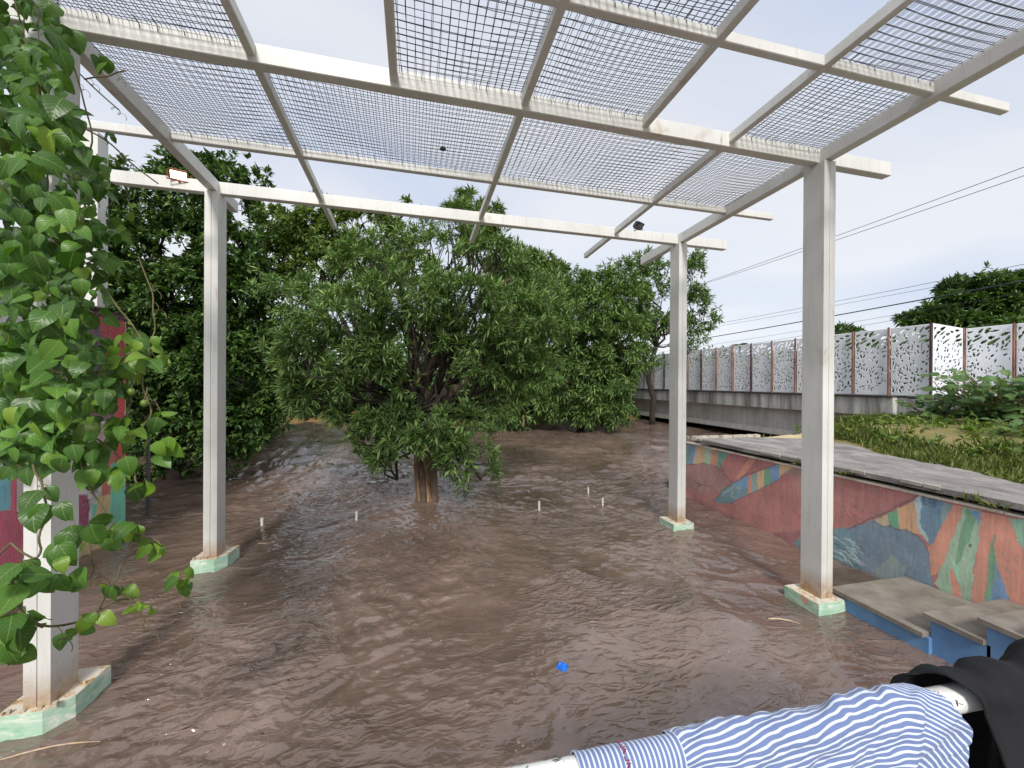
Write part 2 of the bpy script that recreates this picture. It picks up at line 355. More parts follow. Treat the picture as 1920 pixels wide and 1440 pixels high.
def build_water():
    xs = spaced(-60, -3.6, 4.4, 60, .018, 1.07); ys = spaced(-12, .9, 6.6, 45, .018, 1.06)
    X, Y = np.meshgrid(xs, ys, indexing='ij'); Z = water_height(X, Y)
    Z *= np.clip((60 - np.hypot(X, Y)) / 50, 0, 1)
    m, t, b = new_mat('muddy_river_water')
    v = coords(t); f1 = noise(t, coords(t, (1, 1.5, 1)), .9, 5, .6, 1.2); f2 = noise(t, v, 5.5, 6, .65, 1.5)
    c = ramp(t, f1, [(.3, lin(98, 81, 70)), (.55, lin(118, 99, 88)), (.75, lin(135, 115, 104))])
    c = mixc(t, .5, c, ramp(t, f2, [(.3, (.75, .74, .73, 1)), (.7, (1.22, 1.22, 1.22, 1))]), 'MULTIPLY')
    # thin scum and froth carried in streaks along the eddies
    a = nnode(t, 'ShaderNodeTexNoise'); a.inputs['Scale'].default_value = 1.1; a.inputs['Detail'].default_value = 3; a.inputs['Distortion'].default_value = 2.2; t.links.new(v, a.inputs['Vector'])
    band = ramp(t, a.outputs['Fac'], [(.465, (0, 0, 0, 1)), (.50, (1, 1, 1, 1)), (.535, (0, 0, 0, 1))])
    vor = nnode(t, 'ShaderNodeTexVoronoi'); vor.inputs['Scale'].default_value = 26; t.links.new(v, vor.inputs['Vector'])
    dots = ramp(t, vor.outputs['Distance'], [(.07, (1, 1, 1, 1)), (.18, (0, 0, 0, 1))])
    pick = math_(t, 'GREATER_THAN', noise(t, v, 9, 2), .50)
    fo = math_(t, 'MULTIPLY', math_(t, 'MULTIPLY', band, dots), math_(t, 'MULTIPLY', pick, .75), True)
    c = mixc(t, fo, c, lin(205, 190, 172))
    t.links.new(c, b.inputs['Base Color']); b.inputs['IOR'].default_value = 1.78
    t.links.new(math_(t, 'ADD', math_(t, 'MULTIPLY', fo, .5), .05), b.inputs['Roughness'])
    def ripple(rot, sc, st, det):
        c_ = nnode(t, 'ShaderNodeTexCoord'); m_ = nnode(t, 'ShaderNodeMapping'); m_.inputs['Rotation'].default_value = (0, 0, -rot)
        m_.inputs['Scale'].default_value = (sc / st, sc, sc); t.links.new(c_.outputs['Object'], m_.inputs[0])
        n_ = nnode(t, 'ShaderNodeTexNoise'); n_.noise_type = 'RIDGED_MULTIFRACTAL'; n_.inputs['Scale'].default_value = 1.0; n_.inputs['Detail'].default_value = det; n_.inputs['Roughness'].default_value = .5
        n_.inputs['Distortion'].default_value = .9; n_.inputs['Gain'].default_value = 1.2; n_.inputs['Offset'].default_value = .9; t.links.new(m_.outputs[0], n_.inputs['Vector']); return n_.outputs['Fac']
    sx = nnode(t, 'ShaderNodeSeparateXYZ'); t.links.new(v, sx.inputs[0])
    side_ = math_(t, 'ADD', math_(t, 'MULTIPLY', math_(t, 'SUBTRACT', sx.outputs[0], .3), .5), math_(t, 'MULTIPLY', noise(t, v, .8, 3, .5, 1.0), 1.0), True)
    patch = ramp(t, noise(t, v, 1.1, 4, .55, 1.2), [(.40, (.10, .10, .10, 1)), (.68, (1, 1, 1, 1))])
    h1 = mixc(t, side_, ripple(.40, 8, 2.0, 2), ripple(2.2, 8, 2.0, 2)); h2 = mixc(t, side_, ripple(.15, 19, 2.2, 3), ripple(1.9, 19, 2.2, 3))
    n1 = nnode(t, 'ShaderNodeBump'); n1.inputs['Strength'].default_value = .75; n1.inputs['Distance'].default_value = .015; t.links.new(math_(t, 'MULTIPLY', h1, patch), n1.inputs['Height'])
    bump(t, b, math_(t, 'MULTIPLY', h2, patch), .72, .0075, n1.outputs[0])
    o = npmesh('river_water', np.stack([X, Y, Z], -1), grid_faces(len(xs), len(ys)), m, smooth=True); tag(o, kind='structure')
build_water()

mb = MB(); mb.add([(-900, -900, -.7), (900, -900, -.7), (900, 900, -.7), (-900, 900, -.7)], [(0, 1, 2, 3)]); tag(mb.build('ground', simple('plain_earth', lin(92, 80, 60), lin(112, 104, 72), .2, .95)), kind='structure')
M['soil'] = simple('dark_soil', lin(96, 78, 58), lin(140, 116, 84), 3, .95, .6, .02)
def far_bank():
    xs = np.linspace(-150, 150, 301); ys = np.array([14.5, 15.4, 16.2, 16.8, 17.4, 18, 19, 21, 25, 35, 60, 120, 300, 900])
    X, Y = np.meshgrid(xs, ys, indexing='ij'); off = .22 * X * (np.abs(X) < 30) * -.35 + 1.2 * vn(X * .2, X * 0, 3)
    Z = np.interp(Y, [14.5, 15.6, 16.4, 17.2, 18.5, 22, 60, 900], [-.5, -.1, .05, .45, .9, 1.2, 1.3, 1.4]) + .12 * fbm(X * .7, Y * .7, 11)
    m, t, b = new_mat('far_bank_soil'); v = coords(t)
    c = ramp(t, noise(t, v, .9, 6, .6), [(.35, lin(150, 112, 70)), (.5, lin(96, 98, 52)), (.65, lin(60, 74, 36))])
    t.links.new(c, b.inputs['Base Color']); b.inputs['Roughness'].default_value = .95
    Yo = np.where(Y < 60, Y + off + 1.2, Y)
    tag(npmesh('far_bank', np.stack([X, Yo, Z], -1), grid_faces(len(xs), len(ys)), m, smooth=True), kind='structure')
far_bank()

# near ground on the right: a terrace held by the painted wall, rising to the bridge and falling away to the river behind
def ground_z(X, Y):
    z = .855 + .05 * fbm(X * .9, Y * .9, 21, 3) * np.clip((X - 5.2) / 1.0, 0, 1)
    z = z + np.clip((X - 5.6) / 4, 0, 1) * .22 * np.clip((6.8 - Y) / 1.5, 0, 1) + .10 * np.exp(-((X - 6.6)**2 + (Y - 4.6)**2) / 1.2)
    edge = 5.12 + .12 * vn(X * 1.7, X * 0, 5) + np.clip((X - 6.2) / 3.8, 0, 1) * 2.0
    return z - np.clip((Y - edge) / 1.1, 0, 1.2) * 1.25 - .035 * np.clip((5.3 - X), 0, 1) * 0
def right_ground():
    xs = np.concatenate([np.arange(4.02, 9.0, .08), np.arange(9, 16.5, .25)]); ys = np.concatenate([np.arange(-6, 1, .4), np.arange(1, 8.6, .08)])
    X, Y = np.meshgrid(xs, ys, indexing='ij')
    m, t, b = new_mat('weedy_ground'); v = coords(t); f = noise(t, v, 2.2, 6, .62)
    c = ramp(t, f, [(.32, lin(148, 124, 88)), (.5, lin(132, 122, 72)), (.68, lin(104, 112, 52))])
    # pale broken gravel along the terrace edge
    s = nnode(t, 'ShaderNodeSeparateXYZ'); t.links.new(v, s.inputs[0])
    g = math_(t, 'MULTIPLY', math_(t, 'SUBTRACT', s.outputs[1], 4.45), 2.2, True)
    g = math_(t, 'MULTIPLY', g, math_(t, 'MULTIPLY', math_(t, 'SUBTRACT', 7.2, s.outputs[0]), 1.2, True))
    sand = ramp(t, noise(t, v, 14, 5, .7), [(.3, lin(196, 172, 122)), (.7, lin(228, 212, 172))])
    c = mixc(t, g, c, sand)
    t.links.new(c, b.inputs['Base Color']); b.inputs['Roughness'].default_value = .95; bump(t, b, noise(t, v, 30, 6, .7), .7, .03)
    tag(npmesh('right_ground', np.stack([X, Y, ground_z(X, Y)], -1), grid_faces(len(xs), len(ys)), m, smooth=True), kind='structure')
right_ground()
def path():
    # asphalt strip on top of the wall; outline in plan, ragged on the weed side
    m, t, b = new_mat('worn_asphalt'); v = coords(t)
    c = ramp(t, noise(t, coords(t, (1, .45, 1)), 5.5, 8, .75, .6), [(.3, lin(96, 91, 90)), (.5, lin(138, 132, 128)), (.72, lin(180, 174, 166))])
    c = mixc(t, ramp(t, noise(t, v, 60, 4, .7), [(.55, (0, 0, 0, 1)), (.7, (.5, .5, .5, 1))]), c, lin(186, 180, 170))
    t.links.new(c, b.inputs['Base Color']); b.inputs['Roughness'].default_value = .8; bump(t, b, noise(t, v, 70, 5, .7), .6, .01)
    ys = np.arange(-3, 4.93, .06); r = np.interp(ys, [-3, 1.5, 2.2, 3.3, 4.0, 4.5, 4.75, 4.93], [4.55, 4.6, 4.72, 5.1, 5.5, 5.6, 5.2, 4.6]) + .10 * fbm(ys * 2.2, ys * 0, 8) + .05 * vn(ys * 9, ys * 0, 2)
    k = 12; tt = np.linspace(0, 1, k); X = 3.80 + (r[:, None] - 3.80) * tt[None]; Y = np.repeat(ys[:, None], k, 1)
    Z = .898 + .006 * vn(X * 3, Y * 3, 4) + 0 * X; Z[:, -1] -= .05
    V = np.concatenate([np.stack([X, Y, Z], -1).reshape(-1, 3), np.stack([X, Y, Z - .042], -1)[:, 0], np.stack([X, Y, Z - .06], -1)[-1]])
    F = [list(map(int, q)) for q in grid_faces(len(ys), k)]; b0 = len(ys) * k
    F += [(i * k, (i + 1) * k, b0 + i + 1, b0 + i) for i in range(len(ys) - 1)]
    b1 = b0 + len(ys); e0 = (len(ys) - 1) * k; F += [(e0 + i, e0 + i + 1, b1 + i + 1, b1 + i) for i in range(k - 1)]
    tag(npmesh('asphalt_path', V, F, m), kind='structure')
    # pale broken concrete lip along the path edge
    mb = MB(); y = -2.0
    while y < 5.1:
        l = .06 + .22 * random.random(); w = .003 + .006 * random.random()
        if random.random() > .5: mb.prism([(3.775, y), (3.80 + w, y + .015), (3.80 + w * .8, y + l - .02), (3.775 + .008 * random.random(), y + l - .01)], .880, .9075)
        y += l
    x = 3.85
    while x < 4.9:
        l = .08 + .2 * random.random(); d = .02 + .06 * random.random()
        mb.prism([(x, 5.10), (x + .02, 5.10 - d), (x + l - .02, 5.09 - d * .8), (x + l - .01, 5.13)], .86, .913); x += l
    tag(mb.build('path_edging', simple('pale_mortar', lin(160, 153, 142), lin(196, 189, 176), 8, .9, .5, .006)), kind='structure')
path()
mb = MB(); mb.box((-3.0, -3, -.25), (3.75, .42, .30)); tag(mb.build('viewing_platform', M['concrete']), kind='structure')

# ------------------------------------------------------------------ pergola
def rz(x, y, dz=0.0): return 3.3 - .0121 * (x - .6) - .028 * (y - 3.3) + dz
XL, XR, YN, YF = -1.712, 2.952, 2.470, 4.153
YA1, YA3 = 1.775, 3.40
perg = empty('pergola', ((XL + XR) / 2, (YN + YF) / 2, 0))
tag(perg, 'white steel pergola roofed with wire mesh standing in the flood water', 'pergola')
def rbeam(name, x0, y0, x1, y1, w, h, dz, mat='white'):
    mb = MB(); mb.beam((x0, y0, rz(x0, y0, dz)), (x1, y1, rz(x1, y1, dz)), w, h); return mb.build(name, M[mat], perg)
rbeam('main_beam', -2.35, YN, 3.61, YN, .070, .105, 0)
rbeam('main_beam', -2.47, YF, 3.57, YF, .070, .105, 0)
rbeam('main_beam', XL, -.4, XL, 4.53, .072, .104, .0035)
rbeam('main_beam', XR, -.4, XR, 4.91, .072, .104, .0035)
rbeam('cross_beam', -2.3, YA1, 3.55, YA1, .045, .058, .033)
rbeam('cross_beam', -2.17, YA3, 3.47, YA3, .045, .058, .033)
rbeam('cross_beam', -2.2, .75, 3.5, .75, .045, .058, .033)
XB = [-.845, -.12, .652, 1.475, 2.145]
for x, y0, y1 in ((XB[0], -.3, 4.78), (XB[1], -.3, YN - .03), (XB[2], -.3, 4.80), (XB[3], -.3, YN - .03), (XB[4], -.3, 4.94)):
    rbeam('rafter', x, y0, x, y1, .044, .062, .031)
def mint_mat():
    m, t, b = new_mat('mint_painted_footing'); v = coords(t)
    c = ramp(t, noise(t, coords(t, (3, 3, 9)), 3, 5, .6, .6), [(.3, lin(148, 190, 160)), (.5, lin(176, 208, 184)), (.68, lin(226, 228, 214))])
    o = noise(t, v, 5, 2); c = mixc(t, ramp(t, o, [(.66, (0, 0, 0, 1)), (.69, (1, 1, 1, 1))]), c, lin(222, 164, 138))
    s = nnode(t, 'ShaderNodeNewGeometry'); sx = nnode(t, 'ShaderNodeSeparateXYZ'); t.links.new(s.outputs['Normal'], sx.inputs[0])
    top = ramp(t, noise(t, v, 16, 6, .7, .8), [(.30, lin(84, 64, 44)), (.40, lin(190, 150, 102)), (.52, lin(214, 206, 190))])
    c = mixc(t, math_(t, 'GREATER_THAN', sx.outputs[2], .5), c, top)
    t.links.new(c, b.inputs['Base Color']); b.inputs['Roughness'].default_value = .75; bump(t, b, noise(t, v, 40, 5), .5, .006); return m
M['mint'] = mint_mat()
for cx, cy, kind in ((XL, YN, 'big'), (XL, YF, 'big'), (XR, YF, 'small'), (XR, YN, 'small')):
    hw, hd, g = .052, .083, .0022
    prof = [(-hw, -hd), (-g, -hd), (-g * .3, -hd + .007), (g * .3, -hd + .007), (g, -hd), (hw, -hd), (hw, hd), (g, hd), (0, hd - .007), (-g, hd), (-hw, hd)]
    mb = MB(); mb.prism([(cx + x, cy + y) for x, y in prof], .06, rz(cx, cy, -.001)); c = mb.build('column', M['white_col'], perg)
    mb = MB()
    if kind == 'big': poly = [(cx - .135, cy - .112), (cx + .045, cy - .116), (cx + .118, cy - .035), (cx + .128, cy + .19), (cx - .13, cy + .185)]
    else: poly = [(cx - .135, cy - .135), (cx + .128, cy - .13), (cx + .132, cy + .15), (cx - .13, cy + .15)]
    big = .115 if kind == 'big' else .085
    mb.prism(poly, -.35, big)
    ip = [(cx + (x - cx) * .985, cy + (y - cy) * .985) for x, y in poly]; mb.prism(ip, big, big + .004)
    ft = mb.build('footing', M['mint'], perg)
    r = random.Random(int(cx * 100 + cy)); chip = M.setdefault('chip', simple('pale_mortar_chip', lin(150, 130, 104), lin(206, 196, 178), 30, .9))
    for i in range(6 if kind == 'big' else 0):
        x, y = cx - .115 + .03 * i * r.random() + .02 * i, cy - .098 - .006 * r.random() + .002 * i; sz = .004 + .007 * r.random()
        if i == 5: x, y = cx + .10, cy + .05
        mb = MB(); mb.prism([(x - sz, y - sz * .6), (x + sz, y - sz), (x + sz * .7, y + sz), (x - sz * .8, y + sz * .7)], big + .0042, big + .010 + .016 * r.random()); mb.build('mortar_chip', chip, ft)
def wire_bay(x0, x1, y0, y1, seed):
    r = np.random.default_rng(seed); mb = MB(); sag = .008 + .007 * r.random()
    def pz_(x, y, k): 
        a = (x - x0) / (x1 - x0); b = (y - y0) / (y1 - y0)
        return rz(x, y, .094 + k * .012) - sag * np.sin(np.pi * np.clip(a, 0, 1)) * np.sin(np.pi * np.clip(b, 0, 1)) * (1 + .5 * k) + .0025 * vn(x * 4, y * 4 + k * 9, seed)
    for k in (0, 1):
        th = (.0, .02 * r.choice([-1, 1]))[k]; off = r.random(2) * .05 if k else np.array([.01, .012]); p = .042
        n = int((x1 - x0) / p) + 2
        for i in range(n):
            x = x0 + off[0] + (i - .5) * p; tt = np.linspace(0, 1, 9); yy = y0 + (y1 - y0) * tt
            xx = x + th * (yy - y0) + .0035 * vn(yy * 5, yy * 0 + i, seed + k); ok = (xx > x0) & (xx < x1)
            if ok.sum() > 2: mb.tube(np.stack([xx, yy, pz_(xx, yy, k)], 1)[ok], 0.0019, 3, False)
        n = int((y1 - y0) / p) + 2
        for i in range(n):
            y = y0 + off[1] + (i - .5) * p; tt = np.linspace(0, 1, 9); xx = x0 + (x1 - x0) * tt
            yy = y - th * (xx - x0) + .0035 * vn(xx * 5, xx * 0 + i, seed + k + 30); ok = (yy > y0) & (yy < y1)
            if ok.sum() > 2: mb.tube(np.stack([xx, yy, pz_(xx, yy, k) + .003], 1)[ok], 0.0019, 3, False)
    hb = .036 if abs(y1 - YN) < .01 or abs(y1 - YF) < .01 else .0235
    for i in range(int((x1 - x0) / .10)):
        x = x0 + .05 + i * .10 + .02 * r.normal()
        if not x0 + .03 < x < x1 - .03: continue
        zt = rz(x, y1, .098); mb.tube([(x, y1 - hb - .05, zt - .004), (x, y1 - hb - .003, zt - .008), (x + .002, y1 - hb - .003, zt - .018 - .02 * r.random())], .0019, 3, False)
    return mb.build('wire_mesh', M['wire'], perg)
bays = [(XL, XB[0], YN, YA3), (XB[0], XB[2], YN, YA3), (XB[2], XB[4], YN, YA3), (XB[4], XR, YN, YA3),
        (XL, XB[0], YA1, YN), (XB[1], XB[2], YA1, YN), (XB[2], XB[3], YA1, YN), (XB[4], XR, YA1, YN),
        (XB[1], XB[2], .75, YA1), (XB[2], XB[3], .75, YA1), (XB[4], XR, .75, YA1), (XL, XB[0], .75, YA1)]
for i, q in enumerate(bays): wire_bay(*q, 100 + i)

def floodlight(x, y, z, label, lit, yaw=0.0):
    root = empty('floodlight', (x, y, z)); tag(root, label, 'floodlight')
    ca, sa = math.cos(yaw), math.sin(yaw); tl = .75
    def tr(p):
        X, Y, Z = p; Y, Z = Y * math.cos(tl) - Z * math.sin(tl), Y * math.sin(tl) + Z * math.cos(tl)
        return (x + X * ca - Y * sa, y + X * sa + Y * ca, z + .055 + Z)
    body = MB(); prof = [(-.062, -.045), (.062, -.045), (.070, -.032), (.070, .032), (.062, .045), (-.062, .045), (-.070, .032), (-.070, -.032)]
    V = [tr((a, -.012, b)) for a, b in prof] + [tr((a * .82, .022, b * .82)) for a, b in prof]
    body.add(V, [list(range(8))[::-1], list(range(8, 16))] + [(i, (i + 1) % 8, 8 + (i + 1) % 8, 8 + i) for i in range(8)])
    for i in range(-3, 4): body.add([tr(p) for p in [(i*.016-.002,.022,-.03),(i*.016+.002,.022,-.03),(i*.016+.002,.032,-.03),(i*.016-.002,.032,-.03),(i*.016-.002,.022,.03),(i*.016+.002,.022,.03),(i*.016+.002,.032,.03),(i*.016-.002,.032,.03)]], [(0,1,2,3),(4,7,6,5),(0,4,5,1),(1,5,6,2),(2,6,7,3),(3,7,4,0)])
    dk = simple('lamp_housing', lin(38, 38, 40), lin(58, 56, 56), 12, .5) if not lit else simple('rusty_lamp_housing', lin(110, 62, 44), lin(150, 92, 64), 14, .7)
    body.build('housing', dk, root)
    m, t, b = new_mat('lamp_glass'); 
    if lit: b.inputs['Base Color'].default_value = (1, .9, .7, 1); b.inputs['Emission Color'].default_value = (1, .84, .58, 1); b.inputs['Emission Strength'].default_value = 3.0
    else: b.inputs['Base Color'].default_value = (.012, .013, .015, 1); b.inputs['Roughness'].default_value = .15
    g = MB(); g.add([tr((a, -.0145, c)) for a, c in ((-.054, -.032), (.054, -.032), (.054, .032), (-.054, .032))], [(0, 1, 2, 3)]); g.build('lens', m, root)
    br = MB(); br.tube([(x - .075 * ca, y - .075 * sa, z + .06), (x - .078 * ca, y - .078 * sa, z + .006), (x + .078 * ca, y + .078 * sa, z + .006), (x + .075 * ca, y + .075 * sa, z + .06)], .006, 5)
    br.tube([(x, y, z + .008), (x, y + .02, z)], .01, 6); br.build('bracket', dk, root)
    return root
p = pd(266, 326, 3.05); floodlight(p[0], YF - .055, rz(p[0], YF, .060), 'lit floodlight glowing warm on far pergola beam above dark tree', True, .35)
p = pd(1262, 446, 4.0); floodlight(p[0] - .02, YF - .02, rz(p[0], YF, .105), 'small black unlit floodlight on pergola corner above the slim far column', False, .5)
p = pd(830, 268, 3.1); P = np.array([p[0], p[1], rz(p[0], p[1], .098)])
mb = MB(); mb.tube([P + np.array(q) for q in ((-.022, 0, 0), (-.012, .004, .008), (.004, .0, .012), (.018, -.004, .004), (.024, 0, 0))], [.004, .014, .018, .013, .003], 7)
tag(mb.build('seed_pod', simple('dry_pod', lin(24, 20, 18), lin(50, 40, 30), 20, .8), None, True), 'small dark dry seed pod lying on the roof mesh', 'seed pod')

# ------------------------------------------------------------------ retaining wall with mural
XW = 3.825
def inpoly(Yv, Zv, poly):
    ins = np.zeros(Yv.shape, bool); n = len(poly)
    for i in range(n):
        (x1, y1), (x2, y2) = poly[i], poly[(i + 1) % n]
        c = ((y1 > Zv) != (y2 > Zv)) & (Yv < (x2 - x1) * (Zv - y1) / (y2 - y1 + 1e-12) + x1); ins ^= c
    return ins
def segd(Yv, Zv, a, b):
    d = np.array(b) - a; l = (d**2).sum() + 1e-12; t = np.clip(((Yv - a[0]) * d[0] + (Zv - a[1]) * d[1]) / l, 0, 1)
    return np.hypot(Yv - a[0] - t * d[0], Zv - a[1] - t * d[1])
def mural_colors(Yv, Zv, X, base, polys, strokes):
    C = np.tile(np.array(base[:3]), Yv.shape + (1,)).astype(float)
    jy = Yv + .012 * fbm(Yv * 14, Zv * 14, 31); jz = Zv + .012 * fbm(Yv * 14 + 5, Zv * 14, 33)
    W2 = lambda q: [(pX(u, v, X)[1], pX(u, v, X)[2]) for u, v in q]
    for c, q in polys: C[inpoly(jy, jz, W2(q))] = c[:3]
    for c, w, q, al in strokes:
        k = W2(q)
        for a, b in zip(k[:-1], k[1:]):
            mk = np.clip(1.4 - segd(jy, jz, np.array(a), np.array(b)) / w, 0, 1)[..., None] * al; C = C * (1 - mk) + np.array(c[:3]) * mk
    return C
def mural_mat(name, rough=.85):
    m, t, b = new_mat(name); a = nnode(t, 'ShaderNodeVertexColor'); a.layer_name = 'paint'; v = coords(t)
    c = mixc(t, .75, a.outputs[0], ramp(t, noise(t, v, 3.2, 6, .65), [(.28, (.66, .66, .68, 1)), (.5, (1, 1, 1, 1)), (.75, (1.18, 1.15, 1.1, 1))]), 'MULTIPLY')
    dr = noise(t, coords(t, (7, 7, .7)), 2.4, 6, .7)
    c = mixc(t, math_(t, 'MULTIPLY', ramp(t, dr, [(.50, (0, 0, 0, 1)), (.72, (1, 1, 1, 1))]), .40), c, lin(140, 134, 124))
    sp = noise(t, v, 34, 5, .7); c = mixc(t, ramp(t, sp, [(.50, (0, 0, 0, 1)), (.68, (.5, .5, .5, 1))]), c, lin(196, 184, 166))
    br_ = noise(t, coords(t, (1, 26, 2.2)), 3.0, 4, .6); c = mixc(t, .6, c, ramp(t, br_, [(.3, (.78, .78, .78, 1)), (.7, (1.18, 1.18, 1.18, 1))]), 'MULTIPLY')
    wn = noise(t, v, 2.1, 8, .72, .8); c = mixc(t, ramp(t, wn, [(.60, (0, 0, 0, 1)), (.66, (.55, .55, .55, 1))]), c, lin(178, 170, 156))
    pit = noise(t, v, 9, 3, .6); c = mixc(t, ramp(t, pit, [(.71, (0, 0, 0, 1)), (.75, (.7, .7, .7, 1))]), c, lin(84, 70, 64))
    t.links.new(c, b.inputs['Base Color']); b.inputs['Roughness'].default_value = rough; bump(t, b, noise(t, v, 60, 6, .7), .45, .006); return m
RED, RED2, TEAL, BLUE, ORG, YEL, GRN, PGR, SLATE, PALE = lin(160, 94, 88), lin(134, 70, 76), lin(88, 128, 138), lin(92, 134, 172), lin(192, 122, 92), lin(188, 152, 104), lin(92, 142, 108), lin(138, 168, 138), lin(94, 118, 134), lin(122, 138, 138)
polys = [
 (lin(104, 140, 122), [(1280, 826), (1293, 829), (1291, 870), (1280, 872)]), (BLUE, [(1293, 829), (1305, 832), (1300, 869), (1291, 870)]),
 (YEL, [(1305, 832), (1322, 837), (1320, 872), (1300, 869)]), (PGR, [(1322, 837), (1334, 841), (1331, 873), (1320, 872)]),
 (ORG, [(1334, 841), (1350, 845), (1346, 878), (1331, 874)]), (lin(86, 138, 122), [(1346, 846), (1369, 850), (1354, 866), (1350, 878), (1344, 873)]),
 (lin(150, 104, 100), [(1286, 875), (1318, 869), (1345, 876), (1360, 905), (1355, 925), (1330, 925), (1300, 922), (1284, 910)]),
 (lin(160, 90, 88), [(1369, 850), (1462, 867), (1420, 890), (1376, 906), (1358, 872)]), (lin(186, 116, 92), [(1405, 856), (1420, 858), (1400, 885), (1385, 900), (1380, 895)]),
 (TEAL, [(1340, 938), (1352, 922), (1374, 905), (1403, 891), (1403, 925), (1370, 943), (1345, 943)]), (BLUE, [(1380, 905), (1403, 891), (1403, 912), (1388, 918)]),
 (ORG, [(1403, 891), (1409, 888), (1409, 924), (1403, 926)]), (lin(118, 148, 138), [(1409, 888), (1420, 884), (1419, 921), (1409, 924)]),
 (YEL, [(1420, 884), (1432, 879), (1432, 914), (1419, 921)]), (GRN, [(1432, 879), (1444, 875), (1445, 907), (1432, 914)]),
 (BLUE, [(1444, 875), (1461, 867), (1461, 896), (1445, 907)]), (YEL, [(1461, 867), (1492, 874), (1478, 886), (1461, 896)]),
 (lin(140, 80, 84), [(1410, 1000), (1512, 995), (1512, 1004), (1486, 1018), (1440, 1000)]),
 (TEAL, [(1486, 1018), (1510, 1004), (1548, 992), (1590, 990), (1620, 1060), (1640, 1095), (1540, 1060)]),
 (lin(170, 152, 116), [(1640, 975), (1668, 962), (1668, 985), (1655, 990)]), (lin(82, 150, 110), [(1666, 962), (1683, 955), (1686, 992), (1666, 986)]),
 (lin(190, 142, 96), [(1683, 955), (1714, 940), (1722, 960), (1730, 1005), (1700, 995), (1684, 992)]),
 (lin(150, 170, 174), [(1712, 941), (1730, 928), (1744, 1022), (1724, 1000), (1718, 960)]),
 (lin(84, 124, 148), [(1728, 930), (1768, 940), (1764, 985), (1760, 1010), (1744, 1024), (1725, 975)]), (lin(110, 142, 146), [(1768, 940), (1794, 947), (1768, 985), (1763, 985)]),
 (lin(94, 118, 136), [(1590, 990), (1640, 976), (1655, 987), (1668, 984), (1680, 993), (1700, 993), (1715, 1002), (1735, 1020), (1743, 1040), (1742, 1070), (1752, 1102), (1772, 1118), (1650, 1090), (1612, 1060), (1600, 1020)]),
 (lin(116, 136, 134), [(1640, 1068), (1673, 1040), (1697, 1062), (1692, 1086), (1650, 1090)]),
 (lin(196, 124, 96), [(1790, 944), (1808, 949), (1786, 1010), (1762, 1072), (1744, 1078), (1742, 1030)]),
 (PGR, [(1808, 949), (1840, 958), (1840, 990), (1826, 1060), (1822, 1138), (1772, 1120), (1752, 1094), (1785, 1010)]), (lin(96, 148, 112), [(1814, 952), (1834, 958), (1826, 990), (1800, 1050), (1788, 1060), (1800, 1000)]),
 (BLUE, [(1818, 953), (1842, 960), (1836, 985), (1828, 970)]),
 (lin(196, 124, 98), [(1782, 1064), (1794, 1085), (1806, 1130), (1788, 1124), (1780, 1090)]), (lin(128, 186, 156), [(1784, 1050), (1796, 1064), (1800, 1095), (1794, 1090)]),
 (lin(194, 122, 96), [(1842, 960), (1893, 970), (1905, 1010), (1925, 1045), (1960, 1150), (1895, 1140), (1868, 1060), (1864, 1000), (1850, 1060), (1846, 1145), (1822, 1140), (1828, 1060)]),
 (lin(92, 146, 108), [(1862, 1000), (1869, 1060), (1860, 1130), (1846, 1140), (1852, 1050)]), (BLUE, [(1868, 1052), (1880, 1090), (1898, 1140), (1850, 1140), (1862, 1100)]),
 (lin(122, 168, 140), [(1893, 970), (1960, 980), (1960, 1080), (1925, 1042), (1906, 1010)]), (lin(194, 122, 96), [(1930, 1020), (1990, 1010), (1990, 1150), (1955, 1130)]), (BLUE, [(1990, 980), (2040, 990), (2040, 1200), (1990, 1180)]), (PGR, [(2040, 990), (2110, 1000), (2110, 1300), (2040, 1250)])]
dkr, dkt, pl = lin(96, 50, 56), lin(52, 84, 94), lin(168, 182, 180)
strokes = [(dkt, .008, [(1350, 868), (1360, 890), (1373, 905)], .8), (dkr, .007, [(1284, 872), (1318, 868), (1345, 875), (1362, 898)], .7), (dkt, .008, [(1341, 938), (1360, 915), (1375, 905)], .8),
 (dkt, .009, [(1341, 940), (1370, 943), (1405, 927), (1445, 908), (1490, 875)], .45), (dkr, .008, [(1376, 906), (1400, 890), (1460, 868)], .6), (dkt, .010, [(1302, 903), (1315, 908), (1308, 912)], .8), (dkr, .006, [(1312, 908), (1335, 912), (1345, 925)], .7),
 (pl, .006, [(1352, 930), (1375, 912), (1372, 930), (1382, 935)], .6), (pl, .005, [(1375, 908), (1386, 916)], .6),
 (lin(70, 60, 70), .008, [(1590, 992), (1660, 962), (1727, 928)], .6), (lin(62, 76, 88), .008, [(1640, 976), (1655, 987), (1668, 984), (1680, 993), (1700, 993), (1715, 1002), (1735, 1020), (1743, 1040)], .5),
 (lin(56, 88, 120), .007, [(1733, 934), (1733, 946), (1739, 948)], .9), (lin(56, 88, 120), .007, [(1743, 936), (1743, 949)], .9), (lin(56, 88, 120), .006, [(1748, 938), (1748, 951), (1754, 951), (1754, 946), (1749, 944), (1754, 942), (1753, 938), (1748, 938)], .9)]
r_ = random.Random(4)
for i in range(34):
    u, v = r_.uniform(1286, 1356), r_.uniform(880, 936); strokes.append((dkr, .004, [(u, v), (u + r_.uniform(-4, 6), v + r_.uniform(4, 9))], .5))
for i in range(16):
    u, v = r_.uniform(1556, 1608), r_.uniform(944, 985); strokes.append((lin(116, 58, 64), .005, [(u, v), (u + r_.uniform(-2, 14), v + r_.uniform(6, 14))], .55))
